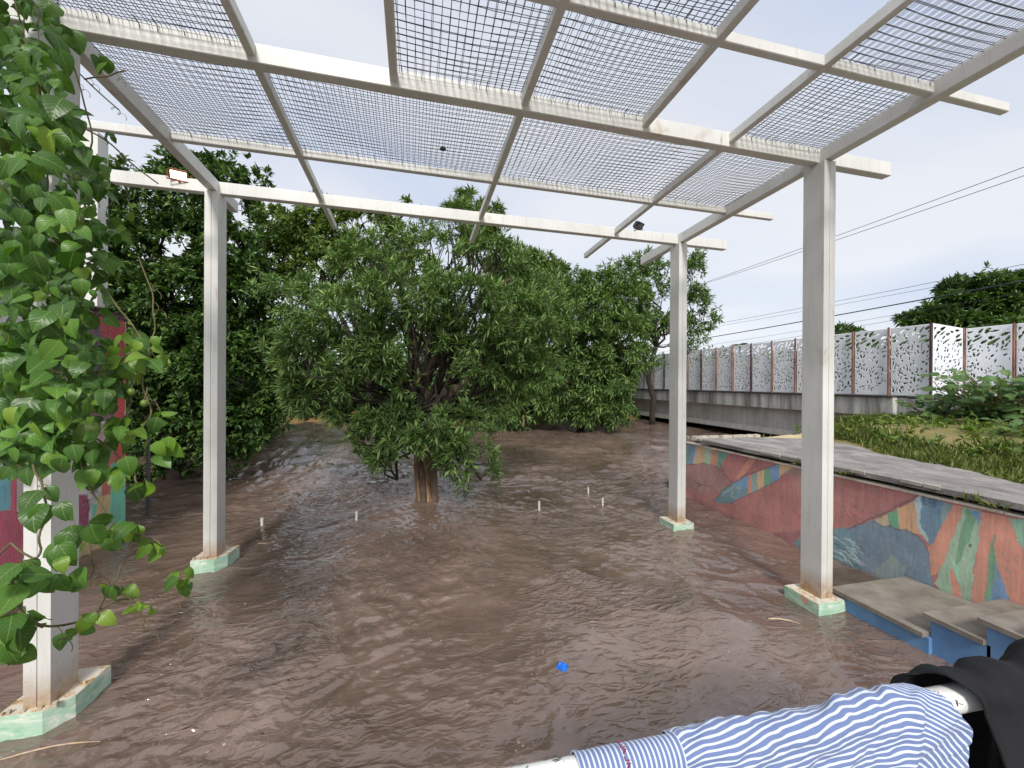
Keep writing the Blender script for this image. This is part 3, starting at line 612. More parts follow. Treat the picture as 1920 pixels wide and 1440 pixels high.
for i in range(26):
    u = r_.uniform(1558, 1612); v = r_.uniform(1000, 1050) + (u - 1560) * .25; strokes.append((pl if i % 3 else dkt, .007, [(u, v), (u + 9, v + 3), (u + 16 + r_.uniform(0, 5), v + 9 + r_.uniform(0, 6))], .6))
wall = empty('mural_wall', (XW, 2.5, 0)); tag(wall, 'low concrete retaining wall painted with a faded red, blue and orange mural', 'wall')
ys = np.arange(.6, 5.2001, .0055); zs = np.arange(-.15, .8051, .0055); Yv, Zv = np.meshgrid(ys, zs, indexing='ij')
C = mural_colors(Yv, Zv, XW, RED, polys, strokes)
g_ = C.mean(-1, keepdims=True); C = (g_ + (C - g_) * .80) * 1.95 + .03
wet = np.clip((.05 + .02 * vn(Yv * 6, Zv * 0, 3) - Zv) / .05, 0, 1)[..., None]; C = C * (1 - .35 * wet)
Xv = XW + .006 * fbm(Yv * 3, Zv * 3, 12); npmesh('painted_face', np.stack([Xv, Yv, Zv], -1), grid_faces(len(ys), len(zs))[:, ::-1], mural_mat('mural_paint'), wall, True, C.reshape(-1, 3))
mb = MB(); mb.box((XW + .012, -2.5, -.4), (XW + .20, 5.20, .803)); mb.build('wall_core', M['concrete'], wall)
mb = MB(); y = -2.0
while y < 5.15:
    l = .4 + random.random() * .7; y2 = min(5.2, y + l); mb.box((XW - .014 - .006 * random.random(), y, .803), (XW + .05, y2 - .006, .818 + .006 * random.random())); y += l
mb.build('coping', simple('pale_coping', lin(196, 180, 160), lin(228, 220, 206), 9, .9, .5, .006), wall)

# ------------------------------------------------------------------ blue steps with grey treads
st = empty('steps', (3.4, 1.6, 0)); tag(st, 'blue concrete steps with dark grey overhanging treads beside the mural wall', 'steps')
M['blue'] = simple('blue_step_paint', lin(84, 128, 176), lin(116, 156, 196), 5, .7, .35, .004, (1, 1, .5), 6)
M['tread'] = simple('grey_tread', lin(112, 104, 94), lin(150, 142, 130), 7, .75, .4, .004, (1, 1, 1), 7)
treads = [(2.86, 2.44, .018, 3.03), (2.445, 1.86, .135, 3.07), (1.885, 1.60, .245, 3.10), (1.63, 1.35, .355, 3.10), (1.38, 1.05, .465, 3.10), (1.08, .40, .57, 3.10)]
for i, (ya, yb, z, x0) in enumerate(treads):
    mb = MB(); 
    if i == 0:
        mb.prism([(3.05, 2.447), (3.78, 2.447), (3.80, 2.80), (3.60, 2.90), (3.3, 2.80), (3.12, 2.70)], -.3, z + .012); mb.build('tread', simple('wet_muddy_tread', lin(72, 58, 48), lin(104, 88, 74), 8, .35, .4, .006), st); continue
    mb.prism([(x0 - .03, yb), (3.808, yb), (3.808, ya), (x0 - .03 + .01, ya)], z - .028, z); mb.build('tread', M['tread'], st)
    mb = MB(); mb.box((x0, yb + .005 - (.02 if i < 5 else 0), -.35), (3.80, ya - .03, z - .0285)); mb.build('step_block', M['blue'], st)

# ------------------------------------------------------------------ white pipe ends sticking out of the river
for (u, v, hh, w, lab) in [(491, 989, .085, .031, 'white pipe end poking from the water beside the tall left column'), (668, 979, .10, .028, 'white pipe end poking from the water just left of the tree trunk'),
        (1011, 961, .115, .027, 'white pipe end poking from the water just right of the tree trunk'), (1103, 927, .085, .022, 'thin white pipe end farthest from the tree, out in the river'), (1130, 947, .075, .024, 'thin white pipe end standing closest to the slim far column')]:
    p = pz(u, v); mb = MB(); k = 12; t = np.arange(k) * 2 * math.pi / k
    lean = .02 * np.sin(u); z1 = hh * 1.25
    V = [(p[0] + w/2 * math.cos(a), p[1] + w/2 * math.sin(a), -.4) for a in t] + [(p[0] + lean * hh + w/2 * math.cos(a), p[1] + w/2 * math.sin(a), z1) for a in t] + [(p[0] + lean * hh + w/3 * math.cos(a), p[1] + w/3 * math.sin(a), z1) for a in t] + [(p[0] + w/3 * math.cos(a), p[1] + w/3 * math.sin(a), z1 - .03) for a in t]
    F = [(j * k + i, j * k + (i + 1) % k, (j + 1) * k + (i + 1) % k, (j + 1) * k + i) for j in range(3) for i in range(k)] + [[3 * k + i for i in range(k)]]
    mb.add(V, F); tag(mb.build('pipe_stub', simple('chalky_white_pipe', lin(216, 214, 204), lin(236, 234, 226), 12, .5)), lab, 'pipe', 'white pipes sticking out of the flood')
# floating bits
p = pz(1053, 1253); r = np.random.default_rng(5); k = 14; a = np.arange(k) * 2 * math.pi / k; rr = .036 * (1 + .35 * vn(a * 1.3, a * 0, 8))
mb = MB(); V = [(p[0], p[1], .022)]
for s, z in ((.45, .024), (.8, .016), (1, -.004)): V += [(p[0] + s * 1.15 * q * math.cos(b), p[1] + s * q * math.sin(b), z + .006 * math.sin(3 * b + s * 4)) for q, b in zip(rr, a)]
F = [(0, 1 + i, 1 + (i + 1) % k) for i in range(k)] + [(1 + j * k + i, 1 + (j + 1) * k + i, 1 + (j + 1) * k + (i + 1) % k, 1 + j * k + (i + 1) % k) for j in range(2) for i in range(k)]
mb.add(V, F); tag(mb.build('plastic_scrap', simple('bright_blue_plastic', lin(6, 96, 200), lin(20, 120, 224), 30, .35)), 'crumpled bright blue plastic scrap floating on brown water', 'litter')
for (u0, v0, u1, v1, lab, rad, cat) in [(1440, 1160, 1503, 1171, 'pale straight twig floating in front of the right column', .006, 'twig'), (476, 1021, 501, 1021, 'short pale curved twig floating by the left pipe end', .006, 'twig'), (0, 1424, 185, 1393, 'long thin reddish stalk floating below the near left footing', .004, 'twig')]:
    q0 = pz(u0, v0, .012); q1 = pz(u1, v1, .012); pts = [q0 + (q1 - q0) * t + np.array([0, 0, .008 * math.sin(3.1 * t) - .002]) + np.array([.0, .02 * math.sin(2.6 * t), 0]) for t in np.linspace(0, 1, 7)]
    mb = MB(); mb.tube(pts, [rad * .6, rad, rad, rad * .9, rad, rad * .8, rad * .4], 5); tag(mb.build('twig', simple('pale_twig', lin(150, 120, 96), lin(206, 184, 156), 20, .7)), lab, cat)
p = pX(275, 900, -3.1); mb = MB(); mb.tube([(-3.1, 5.82, -.4), (-3.1, 5.82, .95)], .021, 10); mb.tube([(-3.1, 5.82, .95), (-3.1, 5.82, .975)], .026, 10)
tag(mb.build('grey_pipe', simple('dull_grey_steel', lin(74, 76, 80), lin(104, 104, 106), 6, .5)), 'grey steel pipe standing in the water behind the painted house wall', 'pipe')

# ------------------------------------------------------------------ painted house wall on the left
XH = -3.0
house = empty('painted_house', (XH, 3.5, 0)); tag(house, 'house end wall painted in red, purple, orange and green behind the vine', 'house')
hp = [(lin(96, 152, 208), [(-60, 860), (22, 880), (20, 960), (-60, 960)]), (lin(204, 82, 98), [(20, 700), (44, 700), (44, 1120), (-60, 1120), (-60, 960), (20, 955)]), (lin(116, 84, 138), [(44, 960), (70, 960), (70, 1060), (44, 1090)]), (lin(180, 70, 84), [(70, 950), (100, 950), (100, 1100), (20, 1140), (44, 1080)]),
 (lin(228, 228, 228), [(70, 860), (146, 830), (146, 935), (70, 955)]), (lin(120, 62, 84), [(140, 930), (168, 925), (166, 1010), (140, 1020)]), (lin(92, 178, 140), [(172, 945), (188, 945), (186, 985), (172, 985)]), (lin(226, 148, 110), [(150, 1000), (175, 985), (190, 900), (214, 930), (212, 1020), (150, 1060)]), (lin(150, 92, 82), [(183, 850), (216, 840), (212, 925), (186, 930)]),
 (lin(176, 136, 140), [(183, 795), (216, 790), (216, 845), (183, 852)]), (lin(94, 182, 142), [(208, 870), (235, 860), (235, 1000), (206, 985)]), (lin(98, 176, 192), [(206, 985), (235, 985), (235, 1025), (206, 1040)]), (lin(84, 60, 84), [(140, 590), (205, 610), (205, 730), (140, 740)]), (lin(132, 50, 58), [(182, 590), (235, 605), (235, 690), (205, 690)]), (lin(112, 78, 96), [(150, 740), (216, 720), (216, 790), (150, 790)]),
 (lin(162, 62, 66), [(214, 680), (235, 680), (235, 862), (216, 870)])]
ys = np.arange(1.5, 5.2501, .012); zs = np.arange(-.2, 2.33, .012); Yv, Zv = np.meshgrid(ys, zs, indexing='ij')
C = mural_colors(Yv, Zv, XH, lin(214, 206, 200), hp, []); C = np.clip(C * 2.3, 0, .85); C[Zv > 2.28] = lin(90, 52, 60)[:3]
npmesh('painted_face', np.stack([XH + 0 * Yv, Yv, Zv], -1), grid_faces(len(ys), len(zs)), mural_mat('house_paint', .7), house, True, C.reshape(-1, 3))
mb = MB(); mb.box((XH - 3.2, 1.0, -.4), (XH - .004, 5.25, 2.322)); mb.build('wall', simple('house_plaster', lin(186, 170, 160), lin(208, 196, 186), 3, .85), house)
mb = MB(); mb.box((XH - 3.3, .9, 2.324), (XH - .02, 5.235, 2.36)); mb.build('roof', simple('dull_red_roof', lin(70, 48, 50), lin(96, 66, 64), 4, .8), house)
for (u0, u1, v0, v1) in ((30, 70, 888, 960), (163, 184, 862, 936)):
    a = pX(u0, v1, XH); b = pX(u1, v0, XH); y0, y1, z0, z1 = a[1], b[1], a[2], b[2]
    fr = MB(); t_ = .035
    fr.box((XH + .003, y0, z0), (XH + .03, y1, z0 + t_)); fr.box((XH + .003, y0, z1 - t_), (XH + .03, y1, z1)); fr.box((XH + .003, y0, z0 + t_), (XH + .03, y0 + t_, z1 - t_)); fr.box((XH + .003, y1 - t_, z0 + t_), (XH + .03, y1, z1 - t_))
    f = fr.build('window', M['white'], house)
    sl_ = MB()
    for i in range(7):
        z = z0 + t_ + (z1 - z0 - 2 * t_) * i / 7; sl_.add([(XH + .006, y0 + t_, z + .03), (XH + .022, y0 + t_, z), (XH + .022, y1 - t_, z), (XH + .006, y1 - t_, z + .03)], [(0, 1, 2, 3)])
    sl_.build('louvre', simple('grey_louvre_glass', lin(150, 162, 176), lin(188, 198, 208), 5, .25), f)
mb = MB(); q = pX(178, 300, XH); mb.box((XH - .07, q[1] - .07, 2.362), (XH + .065, q[1] + .07, 4.02)); tag(mb.build('steel_post', M['white']), 'white square steel post rising from the painted house roof', 'post')

# ------------------------------------------------------------------ road bridge with perforated screen
XBR = 10.0
def stained(name, dark):
    m, t, b = new_mat(name); v = coords(t); c = ramp(t, noise(t, v, 1.4, 6, .6), [(.3, lin(182, 180, 174)), (.7, lin(212, 210, 203))])
    s = noise(t, coords(t, (1.6, 1.6, .12)), 2.6, 6, .65); c = mixc(t, math_(t, 'MULTIPLY', ramp(t, s, [(.40, (0, 0, 0, 1)), (.62, (1, 1, 1, 1))]), dark), c, lin(62, 58, 54))
    s2 = noise(t, coords(t, (14, 14, .5)), 2.0, 4, .6); c = mixc(t, math_(t, 'MULTIPLY', ramp(t, s2, [(.5, (0, 0, 0, 1)), (.7, (1, 1, 1, 1))]), .3), c, lin(84, 82, 78))
    t.links.new(c, b.inputs['Base Color']); b.inputs['Roughness'].default_value = .9; bump(t, b, noise(t, v, 25, 6, .7), .4, .01); return m
br = empty('road_bridge', (12.5, 14, 0)); tag(br, 'weathered grey concrete road bridge crossing the brown river', 'bridge')
M['edge'] = stained('rain_stained_edge_beam', .75); M['girder'] = stained('grey_girder', .22)
mb = MB(); mb.box((XBR - .12, 6.6, .985), (XBR + .3, 34, 1.385)); mb.build('edge_beam', M['edge'], br); mb = MB(); mb.box((XBR - .15, 6.6, 1.387), (XBR + .32, 34, 1.427)); mb.build('shadow_strip', simple('painted_shadow_black', lin(50, 48, 44), lin(78, 74, 68), 6, .95), br)  # thin dark box on the edge beam paints the shadow line beneath the panels
mb = MB(); mb.prism([(XBR + .10, 6.4), (XBR + .7, 6.4), (XBR + .7, 34), (XBR + .10, 34)], .40, .984); mb.box((XBR + .0, 6.4, .235), (XBR + .8, 34, .398)); mb.build('girder', M['girder'], br)
mb = MB(); mb.box((XBR + .303, 1.0, 1.0), (15.5, 34, 1.40)); mb.build('deck', simple('road_asphalt', lin(60, 58, 58), lin(84, 82, 80), 5, .9), br)
mb = MB(); mb.box((XBR + 4.2, 6.4, .24), (XBR + 5.0, 34, .996)); mb.build('girder', M['girder'], br)
for y in (6.6, 20.0, 33.0): mb = MB(); mb.box((XBR + .15, y, -1), (15.3, y + .7, .233)); mb.build('pier', M['girder'], br)
mb = MB(); mb.box((XBR + .02, 1.0, .5), (XBR + .30, 6.59, 1.36)); mb.build('abutment', M['edge'], br)

PW, PH = .705, 1.45
def panel_mesh(seed):
    r = np.random.default_rng(seed); nx, nz_ = 58, 116; x = (np.arange(nx) + .5) / nx * PW; z = (np.arange(nz_) + .5) / nz_ * PH
    Xc, Zc = np.meshgrid(x, z, indexing='ij'); hole = np.zeros(Xc.shape, bool)
    for i in range(230):
        top = r.random() < .30
        cx = r.random() * PW; cz = PH * (.76 + .20 * r.random()) if top else PH * (.05 + .72 * r.random())
        a, b = (r.uniform(.04, .12), r.uniform(.016, .034)) if top else (r.uniform(.018, .055), r.uniform(.009, .019))
        th = r.normal(.5, .35) if top else (r.normal(.9, .6) if r.random() < .6 else r.normal(1.55, .25))
        dx, dz = Xc - cx, Zc - cz; p = dx * math.cos(th) + dz * math.sin(th); q = -dx * math.sin(th) + dz * math.cos(th)
        e = (np.abs(p / a))**1.6 + (np.abs(q / (b * (1 - .35 * p / a))))**2 < 1
        g = (np.abs(p / (a + .010)))**1.6 + (np.abs(q / (b + .010)))**2 < 1
        if (hole & g).any(): continue
        hole |= e
    hole[:2] = False; hole[-2:] = False; hole[:, :3] = False; hole[:, -3:] = False
    xs = np.linspace(0, PW, nx + 1); zs = np.linspace(0, PH, nz_ + 1); Xv, Zv = np.meshgrid(xs, zs, indexing='ij')
    F = grid_faces(nx + 1, nz_ + 1).reshape(nx * nz_, 4)[~hole.ravel()]
    used = np.unique(F); mp_ = np.full(Xv.size, -1); mp_[used] = np.arange(len(used)); F = mp_[F]
    V = np.stack([Xv, 0 * Xv, Zv], -1).reshape(-1, 3)[used]
    n = len(V); E1 = np.concatenate([F[:, [0, 1]], F[:, [1, 2]], F[:, [2, 3]], F[:, [3, 0]]]); key = np.sort(E1, 1); k = key[:, 0] * n + key[:, 1]
    u_, inv, cnt = np.unique(k, return_inverse=True, return_counts=True); be = E1[cnt[inv] == 1]
    V2 = np.concatenate([V, V + np.array([0, .006, 0])]); F2 = np.concatenate([F, F[:, ::-1] + n, np.stack([be[:, 1], be[:, 0], be[:, 0] + n, be[:, 1] + n], 1)])
    return V2, F2
M['panel'] = simple('pale_grey_sheet_metal', lin(226, 228, 232), lin(240, 242, 246), 3, .5)
M['post'] = simple('rust_red_post', lin(104, 66, 58), lin(164, 118, 102), 7, .7, .3, .004, (1, 1, .4), 6)
M['post_dark'] = simple('dark_brown_post', lin(44, 34, 34), lin(92, 52, 46), 6, .7, .3, .004, (1, 1, .4), 6)
fence = empty('perforated_fence', (XBR, 10, 1.43)); tag(fence, 'tall pale metal fence of leaf-pattern panels with rusty posts along bridge', 'fence')
proto = []
for s in range(4):
    V, F = panel_mesh(300 + s); me = npmesh('panel', V, F, M['panel']); proto.append(me.data); bpy.data.objects.remove(me)
def put_panel(x, y, yaw, k, sx=1.0, z=1.432, zr=0.0):
    o = bpy.data.objects.new('panel', proto[k % 4]); COL.objects.link(o); o.parent = fence; o.matrix_parent_inverse = Matrix.Translation(-fence.location)
    o.location = (x, y, z); o.rotation_euler = (0, 0, yaw); o.scale = (sx, 1, 1)
def put_post(x, y, k, h=1.47):
    mb = MB(); mb.box((x - .018, y - .015, 1.36), (x + .018, y + .015, 1.43 + h)); mb.build('post', M['post'] if k % 3 else M['post_dark'], fence)
y = 6.0; k = 0
while y < 24:
    put_post(XBR - .03, y, k); put_panel(XBR + .0, y + .02 + PW, -math.pi / 2 + .012 * random.uniform(-1, 1), k); y += .745; k += 1
put_panel(XBR + .03, 6.0, math.atan2(.36, 1.5), 2, 1.5 / PW, 1.44); put_post(XBR + 1.52, 6.36, 1)
y = 6.36; k = 1
while y > 2.0:
    put_panel(XBR + 1.55, y - .02, -math.pi / 2, k); y -= .765; put_post(XBR + 1.52, y, k + 1); k += 1

# overhead cables run beside the road
cables = [(1345, 520, 1920, 315, .009, 'upper thin power cable, highest of the pair over the road'), (1335, 526, 1920, 331, .009, 'second power cable just under the highest one'),
          (1330, 608, 1920, 497, .007, 'thin power cable crossing above the thick dark bundle'), (1330, 613, 1920, 508, .006, 'faint power cable hugging the thick dark bundle from above'),
          (1290, 638, 1790, 552, .020, 'thick dark bundled cable running low over the fence'), (1300, 650, 1700, 588, .006, 'faint wire just below the thick bundled cable'), (1300, 660, 1650, 606, .006, 'lowest faint wire barely clearing the fence top')]
M['cable'] = simple('black_cable', lin(44, 46, 52), lin(66, 68, 74), 3, .6)
for i, (u0, v0, u1, v1, rad, lab) in enumerate(cables):
    X = 14.6 + .25 * i; a = pX(u0, v0, X); b = pX(u1, v1, X); a2 = b + (a - b) * 1.8; b2 = a + (b - a) * 1.25
    P = [b2 + (a2 - b2) * t - np.array([0, 0, .5 * (t * (1 - t))]) + np.array([0, 0, .42 * .18]) for t in np.linspace(0, 1, 24)]
    mb = MB(); mb.tube(P, rad, 5); tag(mb.build('power_cable', M['cable']), lab, 'cable', 'power cables above the bridge')

# ------------------------------------------------------------------ trees
Z5 = 5.84
base = pz(797, 940); fk = pd(792, 772, Z5)
T2 = [blob(*q) for q in [(575, 650, 75, 70, 5.4), (640, 715, 55, 45, 5.2), (560, 560, 70, 70, 6.0), (655, 590, 95, 75, 5.4), (760, 565, 105, 75, 5.2), (880, 555, 105, 75, 5.4), (965, 605, 85, 75, 5.7), (850, 470, 95, 55, 6.0),
  (930, 490, 75, 60, 6.2), (690, 485, 85, 60, 6.2), (700, 655, 60, 48, 5.2), (860, 635, 70, 40, 5.5), (695, 795, 62, 52, 5.5, None, 1.1), (715, 860, 46, 46, 5.5), (800, 822, 75, 36, 5.15, None, 1.2), (868, 850, 68, 62, 5.5, None, 1.2), (902, 900, 46, 38, 5.5, None, 1.2), (745, 900, 30, 26, 5.6), (855, 790, 62, 38, 5.5), (745, 800, 50, 40, 5.35), (735, 755, 45, 38, 5.4), (545, 690, 40, 60, 5.6), (600, 740, 60, 35, 5.5),
  (940, 745, 55, 55, 6.2), (1000, 690, 60, 60, 6.2), (1030, 610, 60, 60, 6.2), (870, 400, 60, 30, 6.2, None, .7), (560, 725, 38, 52, 5.4), (810, 600, 70, 40, 6.6), (640, 770, 30, 30, 5.6, None, .7), (715, 690, 55, 40, 5.2), (800, 648, 60, 26, 5.2), (880, 690, 34, 26, 5.3, None, .7), (945, 680, 50, 50, 5.8), (770, 720, 22, 20, 5.3, None, .6), (1000, 560, 60, 50, 6.3), (780, 440, 50, 40, 6.4, None, .5)]]
tr_pts = np.array([base + [0, 0, -.3], base + [0, 0, .02], pd(791, 880, Z5), pd(791, 830, Z5), fk])
M['bark_fork'] = simple('grey_brown_bark', lin(78, 64, 54), lin(124, 106, 90), 7, .9, .9, .03, (2.5, 2.5, .6), 7)
M['bark_tan'] = simple('tan_fluted_bark', lin(112, 84, 64), lin(204, 164, 126), 5, .9, 1.0, .05, (2.5, 2.5, .5), 7)
T = tree('riverside_tree', 'narrow-leaved tree with bare tan trunk standing alone in the flood', 'tree', base, fk, .135, T2, 250, 11, .112, .19, M['leaf_lance'], M['bark_tan'], 'trees of the flooded bank', 10, .35, .25, .12, .10, 11, tr_pts, .26)
# a second stem fused to the right of the trunk, and the two bare limbs above the fork
mb = MB(); mb.tube([base + [.125, -.05, -.3], base + [.125, -.05, .02], pd(812, 880, 5.78), pd(809, 820, 5.78), pd(800, 775, Z5)], [.07, .062, .055, .05, .05], 10)
mb.tube([base + [-.02, -.10, -.3], base + [-.02, -.10, .05], pd(789, 875, 5.74), pd(786, 820, 5.78)], [.06, .05, .045, .03], 8)
mb.tube([fk, pd(815, 762, 5.75), pd(860, 725, 5.7), pd(892, 700, 5.7), pd(930, 640, 5.8)], [.07, .06, .05, .04, .02], 8)
mb.tube([fk, pd(792, 735, 5.8), pd(800, 690, 5.8), pd(840, 650, 5.8), pd(900, 560, 5.9), pd(960, 520, 6.1)], [.10, .08, .065, .045, .03, .015], 8)
mb.tube([pd(792, 735, 5.8), pd(780, 680, 5.8), pd(770, 600, 5.8), pd(740, 540, 5.9)], [.065, .055, .04, .02], 8)
mb.build('fork', M['bark_fork'], T, True)

T1 = [blob(*q) for q in [(330, 380, 150, 80, 7.2), (430, 340, 70, 55, 7.4, None, .9), (300, 480, 130, 90, 7.0), (420, 460, 100, 90, 7.0), (250, 580, 100, 90, 6.9), (360, 580, 120, 100, 6.8), (470, 560, 70, 90, 7.2), (290, 700, 110, 90, 6.8), (400, 690, 110, 90, 6.7), (480, 690, 45, 80, 7.0), (330, 800, 100, 70, 6.8), (440, 780, 80, 70, 6.8), (420, 850, 45, 45, 6.8), (300, 890, 45, 60, 6.9), (500, 770, 28, 40, 6.9), (190, 480, 70, 100, 7.4), (200, 650, 60, 90, 7.4), (350, 310, 60, 28, 7.4, None, .7)]]
tree('shade_tree', 'large dark broad-leaved tree filling the left bank behind the slim column', 'tree', pz(300, 925) + np.array([0, .5, -.3]), pd(320, 760, 7.2), .12, T1, 260, 9, .105, .48, M['leaf_dark'], M['bark'], 'trees of the flooded bank', 5, .25, .3, .18, .2, 12)
T3 = [blob(*q) for q in [(610, 440, 80, 60, 9.0), (560, 480, 70, 70, 9.0), (680, 420, 70, 45, 9.2), (520, 430, 60, 45, 9.2), (640, 520, 80, 60, 8.8), (730, 460, 50, 50, 9.5, None, .6), (600, 380, 40, 18, 9.0, None, .5), (775, 385, 22, 20, 9.5, None, .7), (770, 500, 50, 40, 9.3)]]
tree('bushy_tree', 'yellow-green tree rising behind the left crown of the lone flooded tree', 'tree', pd(715, 800, 9.4) * np.array([1, 1, 0]) + np.array([0, 0, -.2]), pd(690, 660, 9.2), .14, T3, 200, 9, .13, .34, M['leaf_mid'], M['bark'], 'trees of the flooded bank', 8, .2, .5, .2, .2, 13)
T4 = [blob(*q) for q in [(1000, 570, 90, 70, 14.5), (1090, 590, 90, 80, 14.1), (1160, 560, 65, 60, 14.5), (1060, 680, 100, 80, 13.8), (1150, 660, 75, 80, 13.8), (1130, 740, 55, 50, 13.5), (1010, 740, 75, 55, 14.1), (1152, 765, 32, 34, 13.4), (1182, 615, 42, 50, 14.2), (1050, 530, 50, 36, 14.9), (950, 770, 55, 32, 14.1), (1090, 775, 40, 22, 13.8), (1160, 720, 26, 50, 14.1), (900, 700, 60, 60, 15.2), (960, 650, 70, 70, 14.9)]]
tree('overhanging_tree', 'grey-green tree drooping over the river beside the bridge end', 'tree', pd(1090, 800, 14.6) * np.array([1, 1, 0]) + np.array([0, 0, -.2]), pd(1090, 700, 14.4), .16, T4, 150, 10, .19, .2, M['leaf_lance'], M['bark'], 'trees of the flooded bank', 8, .1, .5, .12, .25, 14)
T5 = [blob(*q) for q in [(1200, 530, 52, 50, 15.9, None, .8), (1290, 520, 44, 44, 15.6, None, .8), (1308, 590, 38, 55, 15.5, None, .9), (1240, 590, 50, 50, 15.9, None, .5), (1222, 605, 36, 36, 15.9), (1290, 645, 16, 28, 15.5, None, .7), (1215, 490, 32, 28, 16.0, None, .8), (1292, 482, 34, 22, 15.6, None, .8), (1165, 770, 30, 26, 16.0)]]
tree('open_tree', 'thin-crowned tree with sky gaps behind the slim far column', 'tree', pd(1225, 790, 16.3) * np.array([1, 1, 0]) + np.array([0, 0, -.2]), pd(1230, 650, 16.0), .12, T5, 85, 9, .19, .22, M['leaf_lance'], M['bark'], 'trees of the flooded bank', 12, .15, .35, .12, .2, 15)
T6 = [blob(*q) for q in [(990, 490, 40, 25, 17), (1020, 520, 40, 30, 17), (950, 500, 40, 30, 17), (900, 440, 40, 55, 15, None, .7), (870, 380, 36, 22, 15, None, .8), (920, 395, 22, 20, 15, None, .8), (960, 560, 60, 40, 16.5)]]
tree('feathery_tree', 'taller tree with tufted top peeping over the lone flooded tree', 'tree', pd(950, 775, 17) * np.array([1, 1, 0]) + np.array([0, 0, .2]), pd(950, 640, 16.5), .2, T6, 130, 9, .24, .22, M['leaf_mid'], M['bark'], 'trees of the flooded bank', 6, .2, .45, .15, .2, 16)
T7 = [blob(*q) for q in [(1850, 565, 70, 45, 19), (1780, 590, 60, 30, 19), (1900, 540, 60, 30, 19.5), (1800, 545, 35, 22, 19.4, None, .8), (1720, 600, 40, 12, 19), (1950, 580, 70, 60, 19), (2010, 560, 70, 70, 19), (1850, 620, 110, 40, 19)]]
tree('roadside_tree', 'wide dark tree beyond the perforated fence on the road side', 'tree', pd(1880, 700, 19) * np.array([1, 1, 0]) + np.array([0, 0, 1.0]), pd(1880, 640, 19), .25, T7, 150, 9, .26, .36, M['leaf_dark'], M['bark'], None, 6, .2, .5, .15, .2, 17)
T8 = [blob(1585, 620, 24, 14, 30), blob(1605, 640, 40, 18, 30), blob(1560, 650, 30, 12, 30)]
tree('small_tree', 'small distant bushy treetop peeping over the fence by the thick column', 'tree', pd(1590, 705, 30) * np.array([1, 1, 0]) + np.array([0, 0, 1.0]), pd(1590, 670, 30), .15, T8, 60, 8, .3, .35, M['leaf_far'], M['bark'], None, 4, .2, .5, .15, .2, 18)
def palm(u, v, zc, label, r=np.random.default_rng(3)):
    c = pd(u, v, zc); root = empty('palm_tree', (c[0], c[1], 1.2)); tag(root, label, 'palm'); mb = MB(); mb.tube(wob((c[0], c[1], 1.0), c, 5, .02), [.14, .11, .1, .09, .08], 7); mb.build('trunk', M['bark'], root)
    O, D, NN, LL = [], [], [], []
    for i in range(16):
        a = i * 2.4; d = np.array([math.cos(a), math.sin(a), .5 * r.random()])
        for t in np.linspace(.1, 1, 16):
            p = c + d * t * .9 + np.array([0, 0, -.55 * t * t]); s = np.cross(d, [0, 0, 1.])
            for g in (-1, 1): O.append(p); D.append(d * .6 + g * s * .8 + np.array([0, 0, -.3])); NN.append([0, 0, 1.]); LL.append(.36 * (1 - .5 * t))
    V, F = kite_leaves(np.array(O), np.array(D), np.array(NN), np.array(LL), np.array(LL) * .16); npmesh('crown', V, F, M['leaf_far'], root)
palm(1388, 646, 34, 'little distant palm top showing above the fence')

# light shrubs on the far bank, each its own plant
def shrub(name, blobs, label, mat, leaf, lw, seed, group='shrubs on the far bank', per=110, kl=8, cat='shrub', zb=None):
    c = np.mean([b[0] for b in blobs], 0); z0 = .2 if zb is None else zb
    return tree(name, label, cat, np.array([c[0], c[1], z0]), np.array([c[0], c[1], min(c[2], z0 + .4)]), .05, blobs, per, kl, leaf, lw, mat, M['twig'], group, 5, .3, .35, .2, .2, seed)
shrub('shrub', [blob(685, 712, 26, 30, 12.5), blob(665, 725, 20, 20, 12.5)], 'bright yellow-green shrub left of the lone tree trunk', M['leaf_light'], .16, .45, 31)
shrub('shrub', [blob(1025, 690, 30, 40, 13.5), blob(935, 705, 30, 40, 13.5), blob(985, 720, 40, 40, 13.5)], 'pale green leafy shrub right of the lone tree trunk', M['leaf_light'], .17, .5, 32)
shrub('shrub', [blob(560, 735, 40, 26, 17.5), blob(530, 755, 20, 20, 17.5)], 'low green shrub on far bank at the left gap', M['leaf_mid'], .2, .4, 33)
shrub('shrub', [blob(860, 745, 45, 30, 17.5), blob(900, 730, 40, 35, 17.5)], 'dark green shrub on far bank behind the right limb', M['leaf_far'], .2, .4, 34)

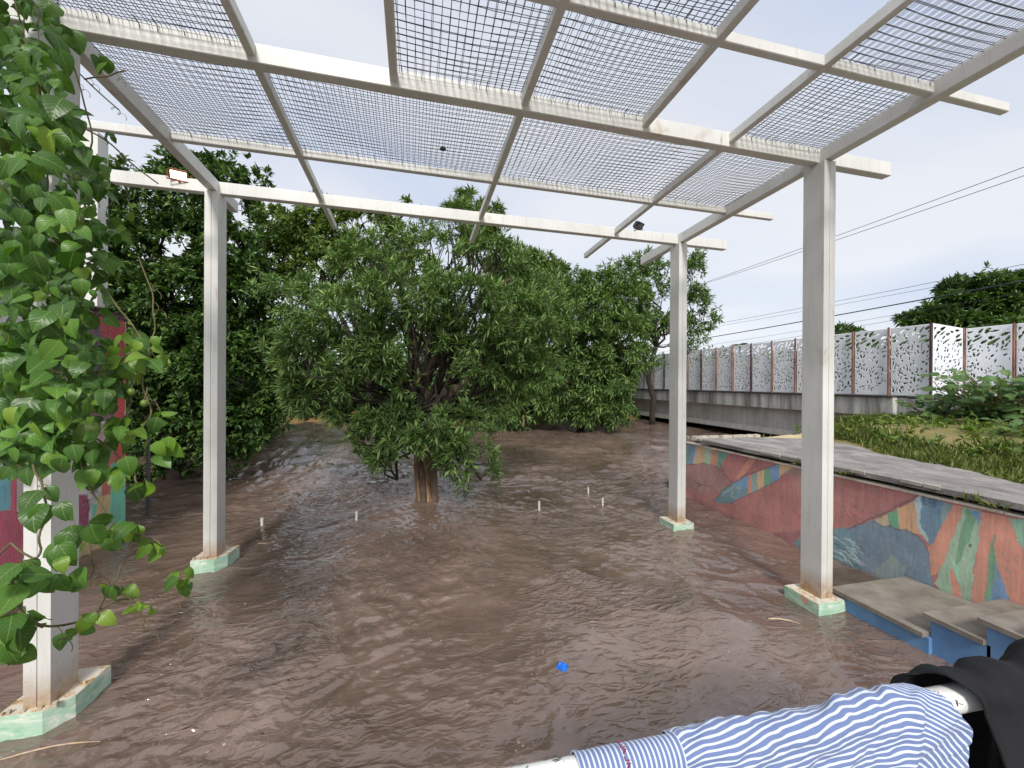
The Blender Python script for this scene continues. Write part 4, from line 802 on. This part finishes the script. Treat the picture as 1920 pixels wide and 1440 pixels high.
def far_woods():
    r = np.random.default_rng(77); OO, DD, NN, LL = [], [], [], []
    for x0, x1, y0, y1, zt, n in ((-26, 9.3, 20.2, 23, 4.8, 4200), (-14, 9.0, 18.4, 20.2, 2.0, 1500), (-2, 8.8, 16.6, 18.4, 2.6, 1100), (-16, -3.8, 10.5, 14, 4.4, 2400), (-24, -6.6, 6.5, 10, 4.2, 1800)):
        X = r.uniform(x0, x1, n); Y = r.uniform(y0, y1, n); top = zt * (.72 + .38 * vn(X * .55, Y * .3, 6)); Z = .25 + r.random(n) * top
        b = np.repeat(np.stack([X, Y, Z], 1), 9, 0); d = rdir(len(b), r); OO.append(b + .25 * rdir(len(b), r)); DD.append(d); NN.append(unit(np.array([0, -.3, 1.]) + .6 * rdir(len(b), r))); LL.append(.30 * (.7 + .6 * r.random(len(b))))
    O, D, Nn, Lg = map(np.concatenate, (OO, DD, NN, LL)); V, F = kite_leaves(O, D, Nn, Lg, Lg * .42, .2, .2)
    tag(npmesh('far_woods', V, F, M['leaf_far']), 'dark green woods massed along the far river bank', 'woods', None, 'stuff')
    OO, DD, NN, LL = [], [], [], []
    n = 3600; X = r.uniform(17.0, 20, n); Y = r.uniform(3, 34, n); Z = 1.1 + r.random(n) * (2.3 + .6 * vn(Y * .8, X, 4)); b = np.repeat(np.stack([X, Y, Z], 1), 9, 0)
    Lg = .24 * (.7 + .6 * r.random(len(b))); V, F = kite_leaves(b + .2 * rdir(len(b), r), rdir(len(b), r), unit(np.array([-.3, 0, 1.]) + .6 * rdir(len(b), r)), Lg, Lg * .42, .2, .2)
    tag(npmesh('roadside_undergrowth', V, F, M['leaf_far']), 'dark undergrowth along the road behind the perforated fence', 'undergrowth', None, 'stuff')
far_woods()

# ------------------------------------------------------------------ weeds on the terrace
def grass():
    r = np.random.default_rng(21); n = 42000
    X = r.uniform(4.5, 10.0, n); Y = r.uniform(.8, 6.6, n); edge = np.interp(Y, [0, 1.5, 2.2, 3.3, 4.1, 4.6, 5.1], [4.55, 4.6, 4.72, 5.1, 5.6, 5.75, 6.4])
    dens = .22 + 1.5 * fbm(X * 1.1, Y * 1.1, 41, 3) + .9 * np.exp(-((X - edge - .35) / .35)**2); dens *= np.where((Y > 4.6) & (X < 6.6), .35, 1)
    k = (X > edge + .03 * r.normal(size=n)) & (r.random(n) < dens) & (Y < 5.25 + np.clip((X - 6) / 3.8, 0, 1) * 1.8); X, Y = X[k], Y[k]
    b = np.repeat(np.stack([X, Y, ground_z(X, Y) - .01], 1), 4, 0); n = len(b); b[:, :2] += .03 * r.normal(size=(n, 2))
    D = unit(np.array([0, 0, 1.]) + .62 * r.normal(size=(n, 3)) * [1, 1, .3]); Lg = (.035 + .115 * r.random(n)**1.8) * (1 + .5 * vn(b[:, 0] * 1.6, b[:, 1] * 1.6, 44))
    V, F = kite_leaves(b, D, rdir(n, r), Lg, 0.0036 + .0024 * r.random(n), .1, .4)
    tag(npmesh('grass', V, F, M['grass']), 'yellow-green weedy grass on the terrace beside the asphalt path', 'grass', None, 'stuff')
    # few tufts in the cracks along the wall top
    b = []
    for y, x in [(3.28, 3.79), (2.05, 3.79), (1.98, 3.79), (1.92, 3.80), (2.9, 3.79), (5.12, 4.55), (5.14, 4.7), (5.1, 5.2)]: b += [[x + .02 * r.normal(), y + .05 * r.normal(), .84] for _ in range(11)]
    b = np.array(b); n = len(b); V, F = kite_leaves(b, unit(np.array([-.4, 0, .8]) + .6 * rdir(n, r)), rdir(n, r), .03 + .06 * r.random(n), .008, .1, .5)
    tag(npmesh('crack_weeds', V, F, M['grass']), 'tiny weeds growing in the joint under the path edge', 'weeds', None, 'stuff')
    # low leafy ground cover between the grass
    n = 420; X = r.uniform(5.6, 9.8, n); Y = r.uniform(2.0, 6.2, n); b = np.stack([X, Y, ground_z(X, Y) + .02 + .10 * r.random(n)], 1)
    b = np.repeat(b, 5, 0); n = len(b); V, F = kite_leaves(b, unit(rdir(n, r) + [0, 0, .3]), unit(np.array([0, 0, 1.]) + .4 * rdir(n, r)), .06 + .05 * r.random(n), .04, .15, .3)
    tag(npmesh('ground_cover', V, F, M['leaf_mid']), 'low leafy green ground cover among the terrace grass', 'ground cover', None, 'stuff')
grass()
def big_weed(u, v, zc, h, n, leaf, label, seed, spread):
    r = np.random.default_rng(seed); p = pd(u, v, zc); p[2] = ground_z(p[0], p[1]); root = empty('broadleaf_plant', tuple(p)); tag(root, label, 'plant', 'broad-leaved weeds below the bridge fence')
    mb = MB(); OO, DD, NN, LL = [], [], [], []
    for i in range(n):
        a = r.random() * 6.28; tip = p + np.array([spread * math.cos(a) * r.random()**.6, spread * math.sin(a) * r.random()**.6, h * (.55 + .45 * r.random())])
        path = wob(p, tip, 6, .05, r); mb.tube(path, np.linspace(.014, .006, 6), 5, False)
        for j in range(9):
            t = .15 + .85 * (j + .5) / 9; q = path[min(5, int(t * 5.99))]; an = j * 2.4 + a
            d = np.array([math.cos(an), math.sin(an), .45 - .2 * (j < 4)]); s = q + d * .08; mb.tube([q, s], .004, 4, False)
            OO.append(s); DD.append(d); NN.append(unit(np.array([-.35, -.55, .75]) + .35 * d * [1, 1, 0] + .3 * r.normal(size=3))); LL.append(leaf * (.6 + .5 * r.random()) * (1 if j < 6 else .75))
    V, F, uv = broad_leaves(np.array(OO), np.array(DD), np.array(NN), np.array(LL), np.array(LL) * .55, lobe, 6, .12, .35 + .3 * r.random(len(OO)))
    npmesh('foliage', V, F, M['leaf_big'], root, True, None, uv); mb.build('stem', M['twig'], root)
big_weed(1870, 806, 6.4, .80, 34, .27, 'biggest broad-leaved weed heaped against the bridge fence', 1, .75)
big_weed(1755, 800, 6.9, .45, 16, .24, 'smaller broad-leaved weed at the foot of the angled fence panel', 2, .4)
big_weed(1985, 800, 6.0, .75, 14, .30, 'broad-leaved weed cut by the right picture edge', 3, .5)
big_weed(1905, 835, 5.3, .22, 5, .17, 'low pale broad-leaved weed in front of the biggest one', 4, .3)

# ------------------------------------------------------------------ passion fruit vine in front of the near left column
def vine():
    r = np.random.default_rng(55); root = empty('passion_vine', (-1.75, 2.2, 0)); tag(root, 'passion fruit vine with glossy green leaves and fruit smothering the near left column', 'vine')
    O, D, NN, LL, DP = [], [], [], [], []; Oy, Dy, Ny, Ly = [], [], [], []
    def leaf(p, size, young=False, bright=0):
        d = unit(np.array([r.normal(0, .55), -.25 + r.normal(0, .5), -.55 + r.normal(0, .35)])); n = unit(np.array([.15 + r.normal(0, .35), -.75 + r.normal(0, .3), .75 + r.normal(0, .3)]))
        (Oy if young else O).append(p); (Dy if young else D).append(d); (Ny if young else NN).append(n); (Ly if young else LL).append(size * (.75 + .5 * r.random()))
    # dense curtain: (u, v, half width, half height, leaves, nearest depth, farthest depth, leaf length)
    dense = [(30, 80, 90, 90, 60, 1.5, 2.2, .13), (60, 60, 80, 70, 40, 1.7, 2.3, .12), (40, 220, 110, 90, 75, 1.35, 2.1, .13), (90, 330, 110, 90, 85, 1.4, 2.2, .115), (50, 430, 110, 90, 85, 1.3, 2.1, .125), (140, 430, 80, 80, 65, 1.6, 2.3, .10),
             (60, 560, 110, 90, 85, 1.25, 2.1, .12), (150, 540, 70, 80, 40, 1.6, 2.3, .10), (60, 690, 110, 90, 95, 1.2, 2.0, .115), (150, 690, 90, 70, 60, 1.4, 2.1, .10), (60, 810, 100, 70, 75, 1.2, 1.9, .11), (160, 800, 80, 60, 45, 1.35, 2.0, .095), (70, 835, 90, 32, 34, 1.2, 1.8, .10)]
    for u, v, a, b, n, z0, z1, s in dense:
        for i in range(int(n * 2.5)):
            th = r.random() * 6.28; q = r.random()**.5; leaf(pd(u + a * q * math.cos(th), v + b * q * math.sin(th), r.uniform(z0, z1)), s * .68 * r.choice([.65, .9, 1, 1.2]), r.random() < .07)
    sprays = [(250, 660, 38, 26, 12, 1.5, .085, .6), (285, 650, 22, 26, 6, 1.5, .07, .8), (215, 700, 30, 30, 8, 1.5, .085, .3), (235, 800, 30, 26, 8, 1.45, .08, .6), (300, 830, 26, 24, 7, 1.5, .075, .7), (300, 770, 20, 20, 4, 1.5, .07, .8), (230, 860, 26, 20, 4, 1.4, .085, .5), (250, 900, 24, 18, 4, 1.4, .08, .4), (170, 860, 30, 30, 8, 1.4, .09, .2),
              (240, 995, 26, 22, 8, 1.4, .075, .5), (290, 1015, 26, 20, 7, 1.42, .065, .9), (200, 1000, 24, 20, 5, 1.4, .08, .2), (95, 935, 34, 26, 6, 1.15, .08, .0), (150, 985, 26, 20, 4, 1.25, .08, .1), (120, 1030, 30, 20, 5, 1.25, .085, .1), (85, 1075, 28, 24, 5, 1.2, .075, .0),
              (30, 1080, 36, 40, 12, 1.15, .085, .1), (40, 1170, 40, 36, 14, 1.15, .085, .15), (20, 1210, 24, 20, 5, 1.15, .09, .1), (215, 1100, 30, 20, 5, 1.35, .075, .4), (265, 1130, 24, 16, 5, 1.35, .06, .8), (145, 1075, 24, 18, 4, 1.3, .07, .2), (170, 1160, 22, 14, 4, 1.3, .06, .9), (135, 1185, 24, 14, 4, 1.3, .07, .2), (340, 1078, 22, 14, 6, 1.5, .065, .9), (235, 640, 20, 20, 5, 1.55, .075, .4), (190, 740, 30, 30, 8, 1.45, .085, .3), (225, 430, 16, 20, 4, 1.9, .07, .7), (250, 390, 18, 14, 3, 1.9, .06, .8), (190, 110, 20, 14, 5, 2.0, .085, .2), (205, 255, 8, 14, 5, 2.1, .05, .1)]
    for u, v, a, b, n, zc, s, yg in sprays:
        for i in range(n):
            th = r.random() * 6.28; q = r.random()**.5; leaf(pd(u + a * q * math.cos(th), v + b * q * math.sin(th), zc + r.uniform(-.05, .05)), s, r.random() < yg)
    A = lambda x: np.array(x)
    V, F, uv = broad_leaves(A(O), A(D), A(NN), A(LL), A(LL) * .66, ovate, 7, .14, .25 + .7 * r.random(len(O))); npmesh('foliage', V, F, M['leaf_vine'], root, True, None, uv)
    V, F, uv = broad_leaves(A(Oy), A(Dy), A(Ny), A(Ly), A(Ly) * .62, ovate, 7, .16, .4 + .7 * r.random(len(Oy))); npmesh('young_foliage', V, F, M['leaf_young'], root, True, None, uv)
    stems = [[(30, 0, 1.7), (60, 120, 1.6), (90, 300, 1.7), (80, 480, 1.6), (110, 640, 1.6), (130, 780, 1.5)], [(110, 0, 2.0), (140, 140, 2.0), (170, 230, 1.95), (172, 300, 1.9), (150, 420, 1.8)], [(120, 100, 2.1), (160, 150, 2.1), (205, 190, 2.1), (226, 207, 2.1)], [(160, 148, 2.1), (190, 142, 2.1), (236, 132, 2.1)],
             [(160, 240, 1.9), (200, 262, 2.0), (250, 310, 2.1), (300, 345, 2.1)], [(195, 535, 1.6), (235, 595, 1.6), (270, 640, 1.55), (285, 665, 1.5)], [(262, 480, 1.7), (282, 540, 1.7), (290, 600, 1.65), (283, 650, 1.55)], [(268, 690, 1.55), (268, 740, 1.55), (283, 760, 1.52), (276, 800, 1.5), (240, 820, 1.45)],
             [(235, 690, 1.55), (243, 740, 1.55), (238, 790, 1.5)], [(140, 780, 1.5), (190, 830, 1.45), (240, 870, 1.42), (262, 905, 1.4)], [(60, 850, 1.3), (70, 900, 1.2), (85, 930, 1.15), (82, 1010, 1.15), (60, 1060, 1.15), (20, 1010, 1.15), (0, 1040, 1.15)], [(150, 860, 1.4), (180, 940, 1.4), (210, 985, 1.4), (285, 1005, 1.42), (300, 1025, 1.42)],
             [(20, 1060, 1.15), (40, 1160, 1.15), (70, 1175, 1.2), (130, 1170, 1.3), (175, 1155, 1.32), (220, 1120, 1.35), (268, 1125, 1.37)], [(190, 1140, 1.32), (205, 1100, 1.33), (240, 1040, 1.38), (262, 1030, 1.4)], [(310, 1110, 1.5), (318, 1090, 1.5), (345, 1075, 1.5)], [(262, 1130, 1.37), (265, 1160, 1.37), (270, 1180, 1.37)], [(0, 340, 1.4), (60, 420, 1.5), (130, 470, 1.7), (200, 520, 1.7)], [(0, 620, 1.3), (90, 700, 1.4), (190, 700, 1.5), (250, 660, 1.5)], [(170, 1010, 1.35), (172, 1060, 1.35), (168, 1100, 1.33)]]
    mb = MB()
    for s in stems:
        P = np.array([pd(*q) for q in s]); t = np.linspace(0, len(P) - 1, 5 * len(P)); P2 = np.stack([np.interp(t, range(len(P)), P[:, k]) for k in range(3)], 1)
        for _ in range(3): P2[1:-1] = (P2[:-2] + P2[1:-1] + P2[2:]) / 3
        P2 += .006 * np.stack([vn(t * 1.7, t * 0 + k, 7) for k in range(3)], 1); mb.tube(P2, .0026 + .001 * r.random(), 5)
        for _ in range(2):
            q = P2[r.integers(2, len(P2) - 2)]; k = np.linspace(0, 1, 14); a = 9 * k; mb.tube(q + np.stack([.05 * k + .012 * np.sin(a), -.02 * k, -.05 * k + .012 * np.cos(a) - .012], 1), .0011, 4, False)
    mb.build('stem', M['twig'], root, True)
    m = simple('green_fruit_skin', lin(82, 104, 38), lin(116, 136, 56), 16, .35)
    for u, v, rad, zc in [(8, 262, .034, 1.5), (133, 408, .037, 1.62), (176, 322, .034, 1.75), (150, 338, .030, 1.75), (166, 806, .030, 1.38), (246, 735, .013, 1.5), (270, 756, .012, 1.5), (86, 612, .032, 1.6), (60, 760, .030, 1.4)]:
        p = pd(u, v, zc); mb = MB(); k = 14; rows = 9
        V = [tuple(p + rad * np.array([math.sin(math.pi * i / rows) * math.cos(2 * math.pi * j / k), math.sin(math.pi * i / rows) * math.sin(2 * math.pi * j / k), 1.15 * math.cos(math.pi * i / rows)])) for i in range(1, rows) for j in range(k)]
        n0 = len(V); V += [tuple(p + [0, 0, 1.13 * rad]), tuple(p - [0, 0, 1.13 * rad])]
        F = [(i * k + j, i * k + (j + 1) % k, (i + 1) * k + (j + 1) % k, (i + 1) * k + j) for i in range(rows - 2) for j in range(k)] + [(n0, (j + 1) % k, j) for j in range(k)] + [(n0 + 1, (rows - 2) * k + j, (rows - 2) * k + (j + 1) % k) for j in range(k)]
        mb.add(V, F); f = mb.build('fruit', m, root, True)
        mb = MB(); mb.tube([p + [0, 0, rad * 1.1], p + [.005, .004, rad * 1.1 + .02], p + [.004, .012, rad * 1.1 + .045]], .0022, 5); mb.build('stalk', M['twig'], f)
vine()

# ------------------------------------------------------------------ railing with laundry
RA, RB = np.array([.234, .6535, .988]), np.array([1.084, .622, .997]); rd = (RB - RA) / np.linalg.norm(RB - RA)
def rail(x): return RA + rd * (x - RA[0]) / rd[0]
rl = empty('railing', (.6, .64, .3)); tag(rl, 'white chipped pipe railing at the edge of the viewing platform', 'railing')
m, t, b = new_mat('chipped_white_pipe'); v = coords(t)
c = mixc(t, ramp(t, noise(t, v, 45, 5, .7, .5), [(.60, (0, 0, 0, 1)), (.63, (1, 1, 1, 1))]), lin(232, 232, 228), lin(66, 50, 40)); t.links.new(c, b.inputs['Base Color']); b.inputs['Roughness'].default_value = .4; M['pipe'] = m
mb = MB(); mb.tube([rail(x) for x in np.linspace(-1.8, 2.6, 23)], .0255, 16); mb.build('top_rail', m, rl, True)
mb = MB(); mb.tube([rail(x) - [0, 0, .42] for x in np.linspace(-1.8, 2.6, 12)], .018, 12); mb.build('lower_rail', m, rl, True)
for x in (-1.6, 2.3): mb = MB(); mb.tube([rail(x) * [1, 1, 0] + [0, -.25, .29], rail(x) * [1, 1, 0] + [0, 0, .30], rail(x) - [0, 0, .024]], .022, 12); mb.build('baluster', m, rl, True)
side = np.array([rd[1], -rd[0], 0.0])           # towards the viewer
def drape(x, t, r0, bulge):
    """point on a cloth laid over the rail: t = distance along the cloth from its top line, + towards the viewer"""
    arc = r0 * 1.45; a = np.clip(t / r0, -1.45, 1.45); n = side[None] * np.sin(a)[:, None] + np.array([0, 0, 1.])[None] * np.cos(a)[:, None]
    down = np.maximum(np.abs(t) - arc, 0); P = np.array([rail(q) for q in x]) + n * r0
    P[:, 2] -= down * .985; P += side[None] * (np.sign(t) * bulge * np.sin(np.clip(down / .2, 0, 1) * 1.9))[:, None]
    return P, n
def cloth(name, xs, ts, xf, r0, bulge, wr, mat, parent, uvf, thick=.0016):
    T_, X_ = np.meshgrid(ts, xs, indexing='ij'); Xr = xf(X_, T_).ravel(); Tr = T_.ravel(); P, n = drape(Xr, Tr, r0, bulge); P = P + n * wr(Xr, Tr)[:, None]
    n2 = P - n * thick; F = grid_faces(len(ts), len(xs)); k = len(P); F2 = np.concatenate([F[:, ::-1], F + k])
    nu, nv_ = len(ts), len(xs); idx = np.arange(k).reshape(nu, nv_); ring = np.concatenate([idx[0], idx[1:, -1], idx[-1, ::-1][1:], idx[::-1, 0][1:]])
    E_ = np.stack([ring[:-1], ring[1:], ring[1:] + k, ring[:-1] + k], 1)
    U = uvf(X_.ravel(), Tr); return npmesh(name, np.concatenate([P, n2]), np.concatenate([F2, E_]), mat, parent, True, None, np.concatenate([U, U]))
def stripes(name, ax):
    m, t, b = new_mat(name); uv = nnode(t, 'ShaderNodeUVMap'); s = nnode(t, 'ShaderNodeSeparateXYZ'); t.links.new(uv.outputs[0], s.inputs[0])
    w = math_(t, 'FRACT', math_(t, 'DIVIDE', s.outputs[ax], 0.0090)); f = ramp(t, w, [(.0, (1, 1, 1, 1)), (.28, (1, 1, 1, 1)), (.36, (0, 0, 0, 1)), (.94, (0, 0, 0, 1)), (1.0, (1, 1, 1, 1))])
    wv = noise(t, coords(t, (1, 1, 1), 'UV'), 900, 2); bl = mixc(t, wv, lin(86, 103, 148), lin(120, 136, 176))
    c = mixc(t, f, bl, lin(206, 214, 228)); t.links.new(c, b.inputs['Base Color']); b.inputs['Roughness'].default_value = .85; b.inputs['Sheen Weight'].default_value = .2
    bump(t, b, noise(t, coords(t), 220, 3), .25, .001); return m
sh = empty('striped_shirt', tuple(rail(.7))); tag(sh, 'blue and white striped shirt sleeve draped along the railing', 'shirt')
def wr_sleeve(x, t):
    w = .010 * fbm(x * 16 + t * 26, t * 22 - x * 5, 5, 3) + .0055 * np.sin(70 * x + 60 * t + 5 * fbm(x * 9, t * 9, 8)) * np.clip(fbm(x * 5, t * 7, 12, 2) + .25, 0, 1)
    ridge = .012 * np.exp(-((x - .98 + .55 * t) / .022)**2) * np.clip(t / .05, 0, 1)
    return .005 + w + ridge + .007 * np.exp(-(t / .03)**2) * fbm(x * 14, t * 0 + 3, 15, 2) - .006 * np.exp(-((x - .455) / .012)**2)
def uv_sleeve(x, t): return np.stack([x, t + .12 * (x - .45) - .72 * np.logaddexp(0, (x - (.965 - .5 * t)) * 70) / 70 + .006 * fbm(x * 14, t * 14, 4, 3)], 1)
def xf_sleeve(x, t): 
    end = 1.005 + .085 * np.clip((t + .02) / .10, 0, 1)**.7 - .22 * np.clip(t - .08, 0, 1); a = (x - .45) / .6; return .45 + a * (end - .45)
cloth('sleeve', np.linspace(.45, 1.05, 150), np.linspace(-.11, .27, 110), xf_sleeve, .029, .014, wr_sleeve, stripes('lengthwise_stripes', 1), sh, uv_sleeve)
cuff = cloth('cuff', np.linspace(.272, .462, 60), np.linspace(-.075, .12, 60), lambda x, t: x + .01 * np.clip(t, 0, 1), 0.0285, .010, lambda x, t: .0018 + .0012 * np.sin(x * 300) * 0 + .0018 * fbm(x * 20, t * 20, 6, 2) + .0016 * ((x < .279) | (x > .455)), stripes('crosswise_stripes', 0), sh, lambda x, t: np.stack([x + .001 * vn(t * 30, x * 0, 3), t], 1))
mb = MB()
for i in range(9):     # little raised red stitches in a row round the cuff
    t0 = -.012 + i * .0085; P, n = drape(np.array([.353, .353, .361, .361, .357]), np.array([t0, t0 + .005, t0 + .005, t0, t0 + .0025]), .0285, .010); P = P + n * .0045
    mb.tube([P[0], P[1], P[2]] if i % 2 else [P[0], P[3], P[4], P[1]], .0012, 4)
mb.build('embroidery', simple('dark_red_thread', lin(120, 36, 66), lin(150, 52, 84), 60, .7), cuff)
M['black'] = simple('black_cotton', (.0045, .0045, .006, 1), (.011, .011, .014, 1), 9, .8, .3, .002)
M['black'].node_tree.nodes['Principled BSDF'].inputs['Specular IOR Level'].default_value = .35
bk = empty('black_garment', tuple(rail(1.3))); tag(bk, 'black cloth garment hanging in folds over the railing end', 'garment')
def wr_black(x, t):
    f = x + .30 * t; return .012 + .010 * np.abs(fbm(x * 16 + t * 7, t * 3, 61, 2)) + .018 * np.clip((x - 1.10) / .3, 0, 1) + .012 * np.sin(f * 38 + 3 * fbm(x * 4, t * 4, 2)) * np.clip((x - 1.02) / .1 , .2, 1) + .010 * fbm(x * 9 - t * 3, t * 4, 22, 3) + .004 * fbm(x * 30, t * 20, 25, 2) + .010 * np.exp(-((f - 1.12) / .018)**2)
cloth('cloth', np.linspace(0, 1, 150), np.linspace(-.45, .50, 130), lambda a, t: (1.015 + .085 * np.clip((t + .03) / .06, 0, 1) + .02 * np.clip(t - .04, 0, 1) / .1 * .5) + a * .75, .034, .05, wr_black, M['black'], bk, lambda x, t: np.stack([x, t], 1), .003)
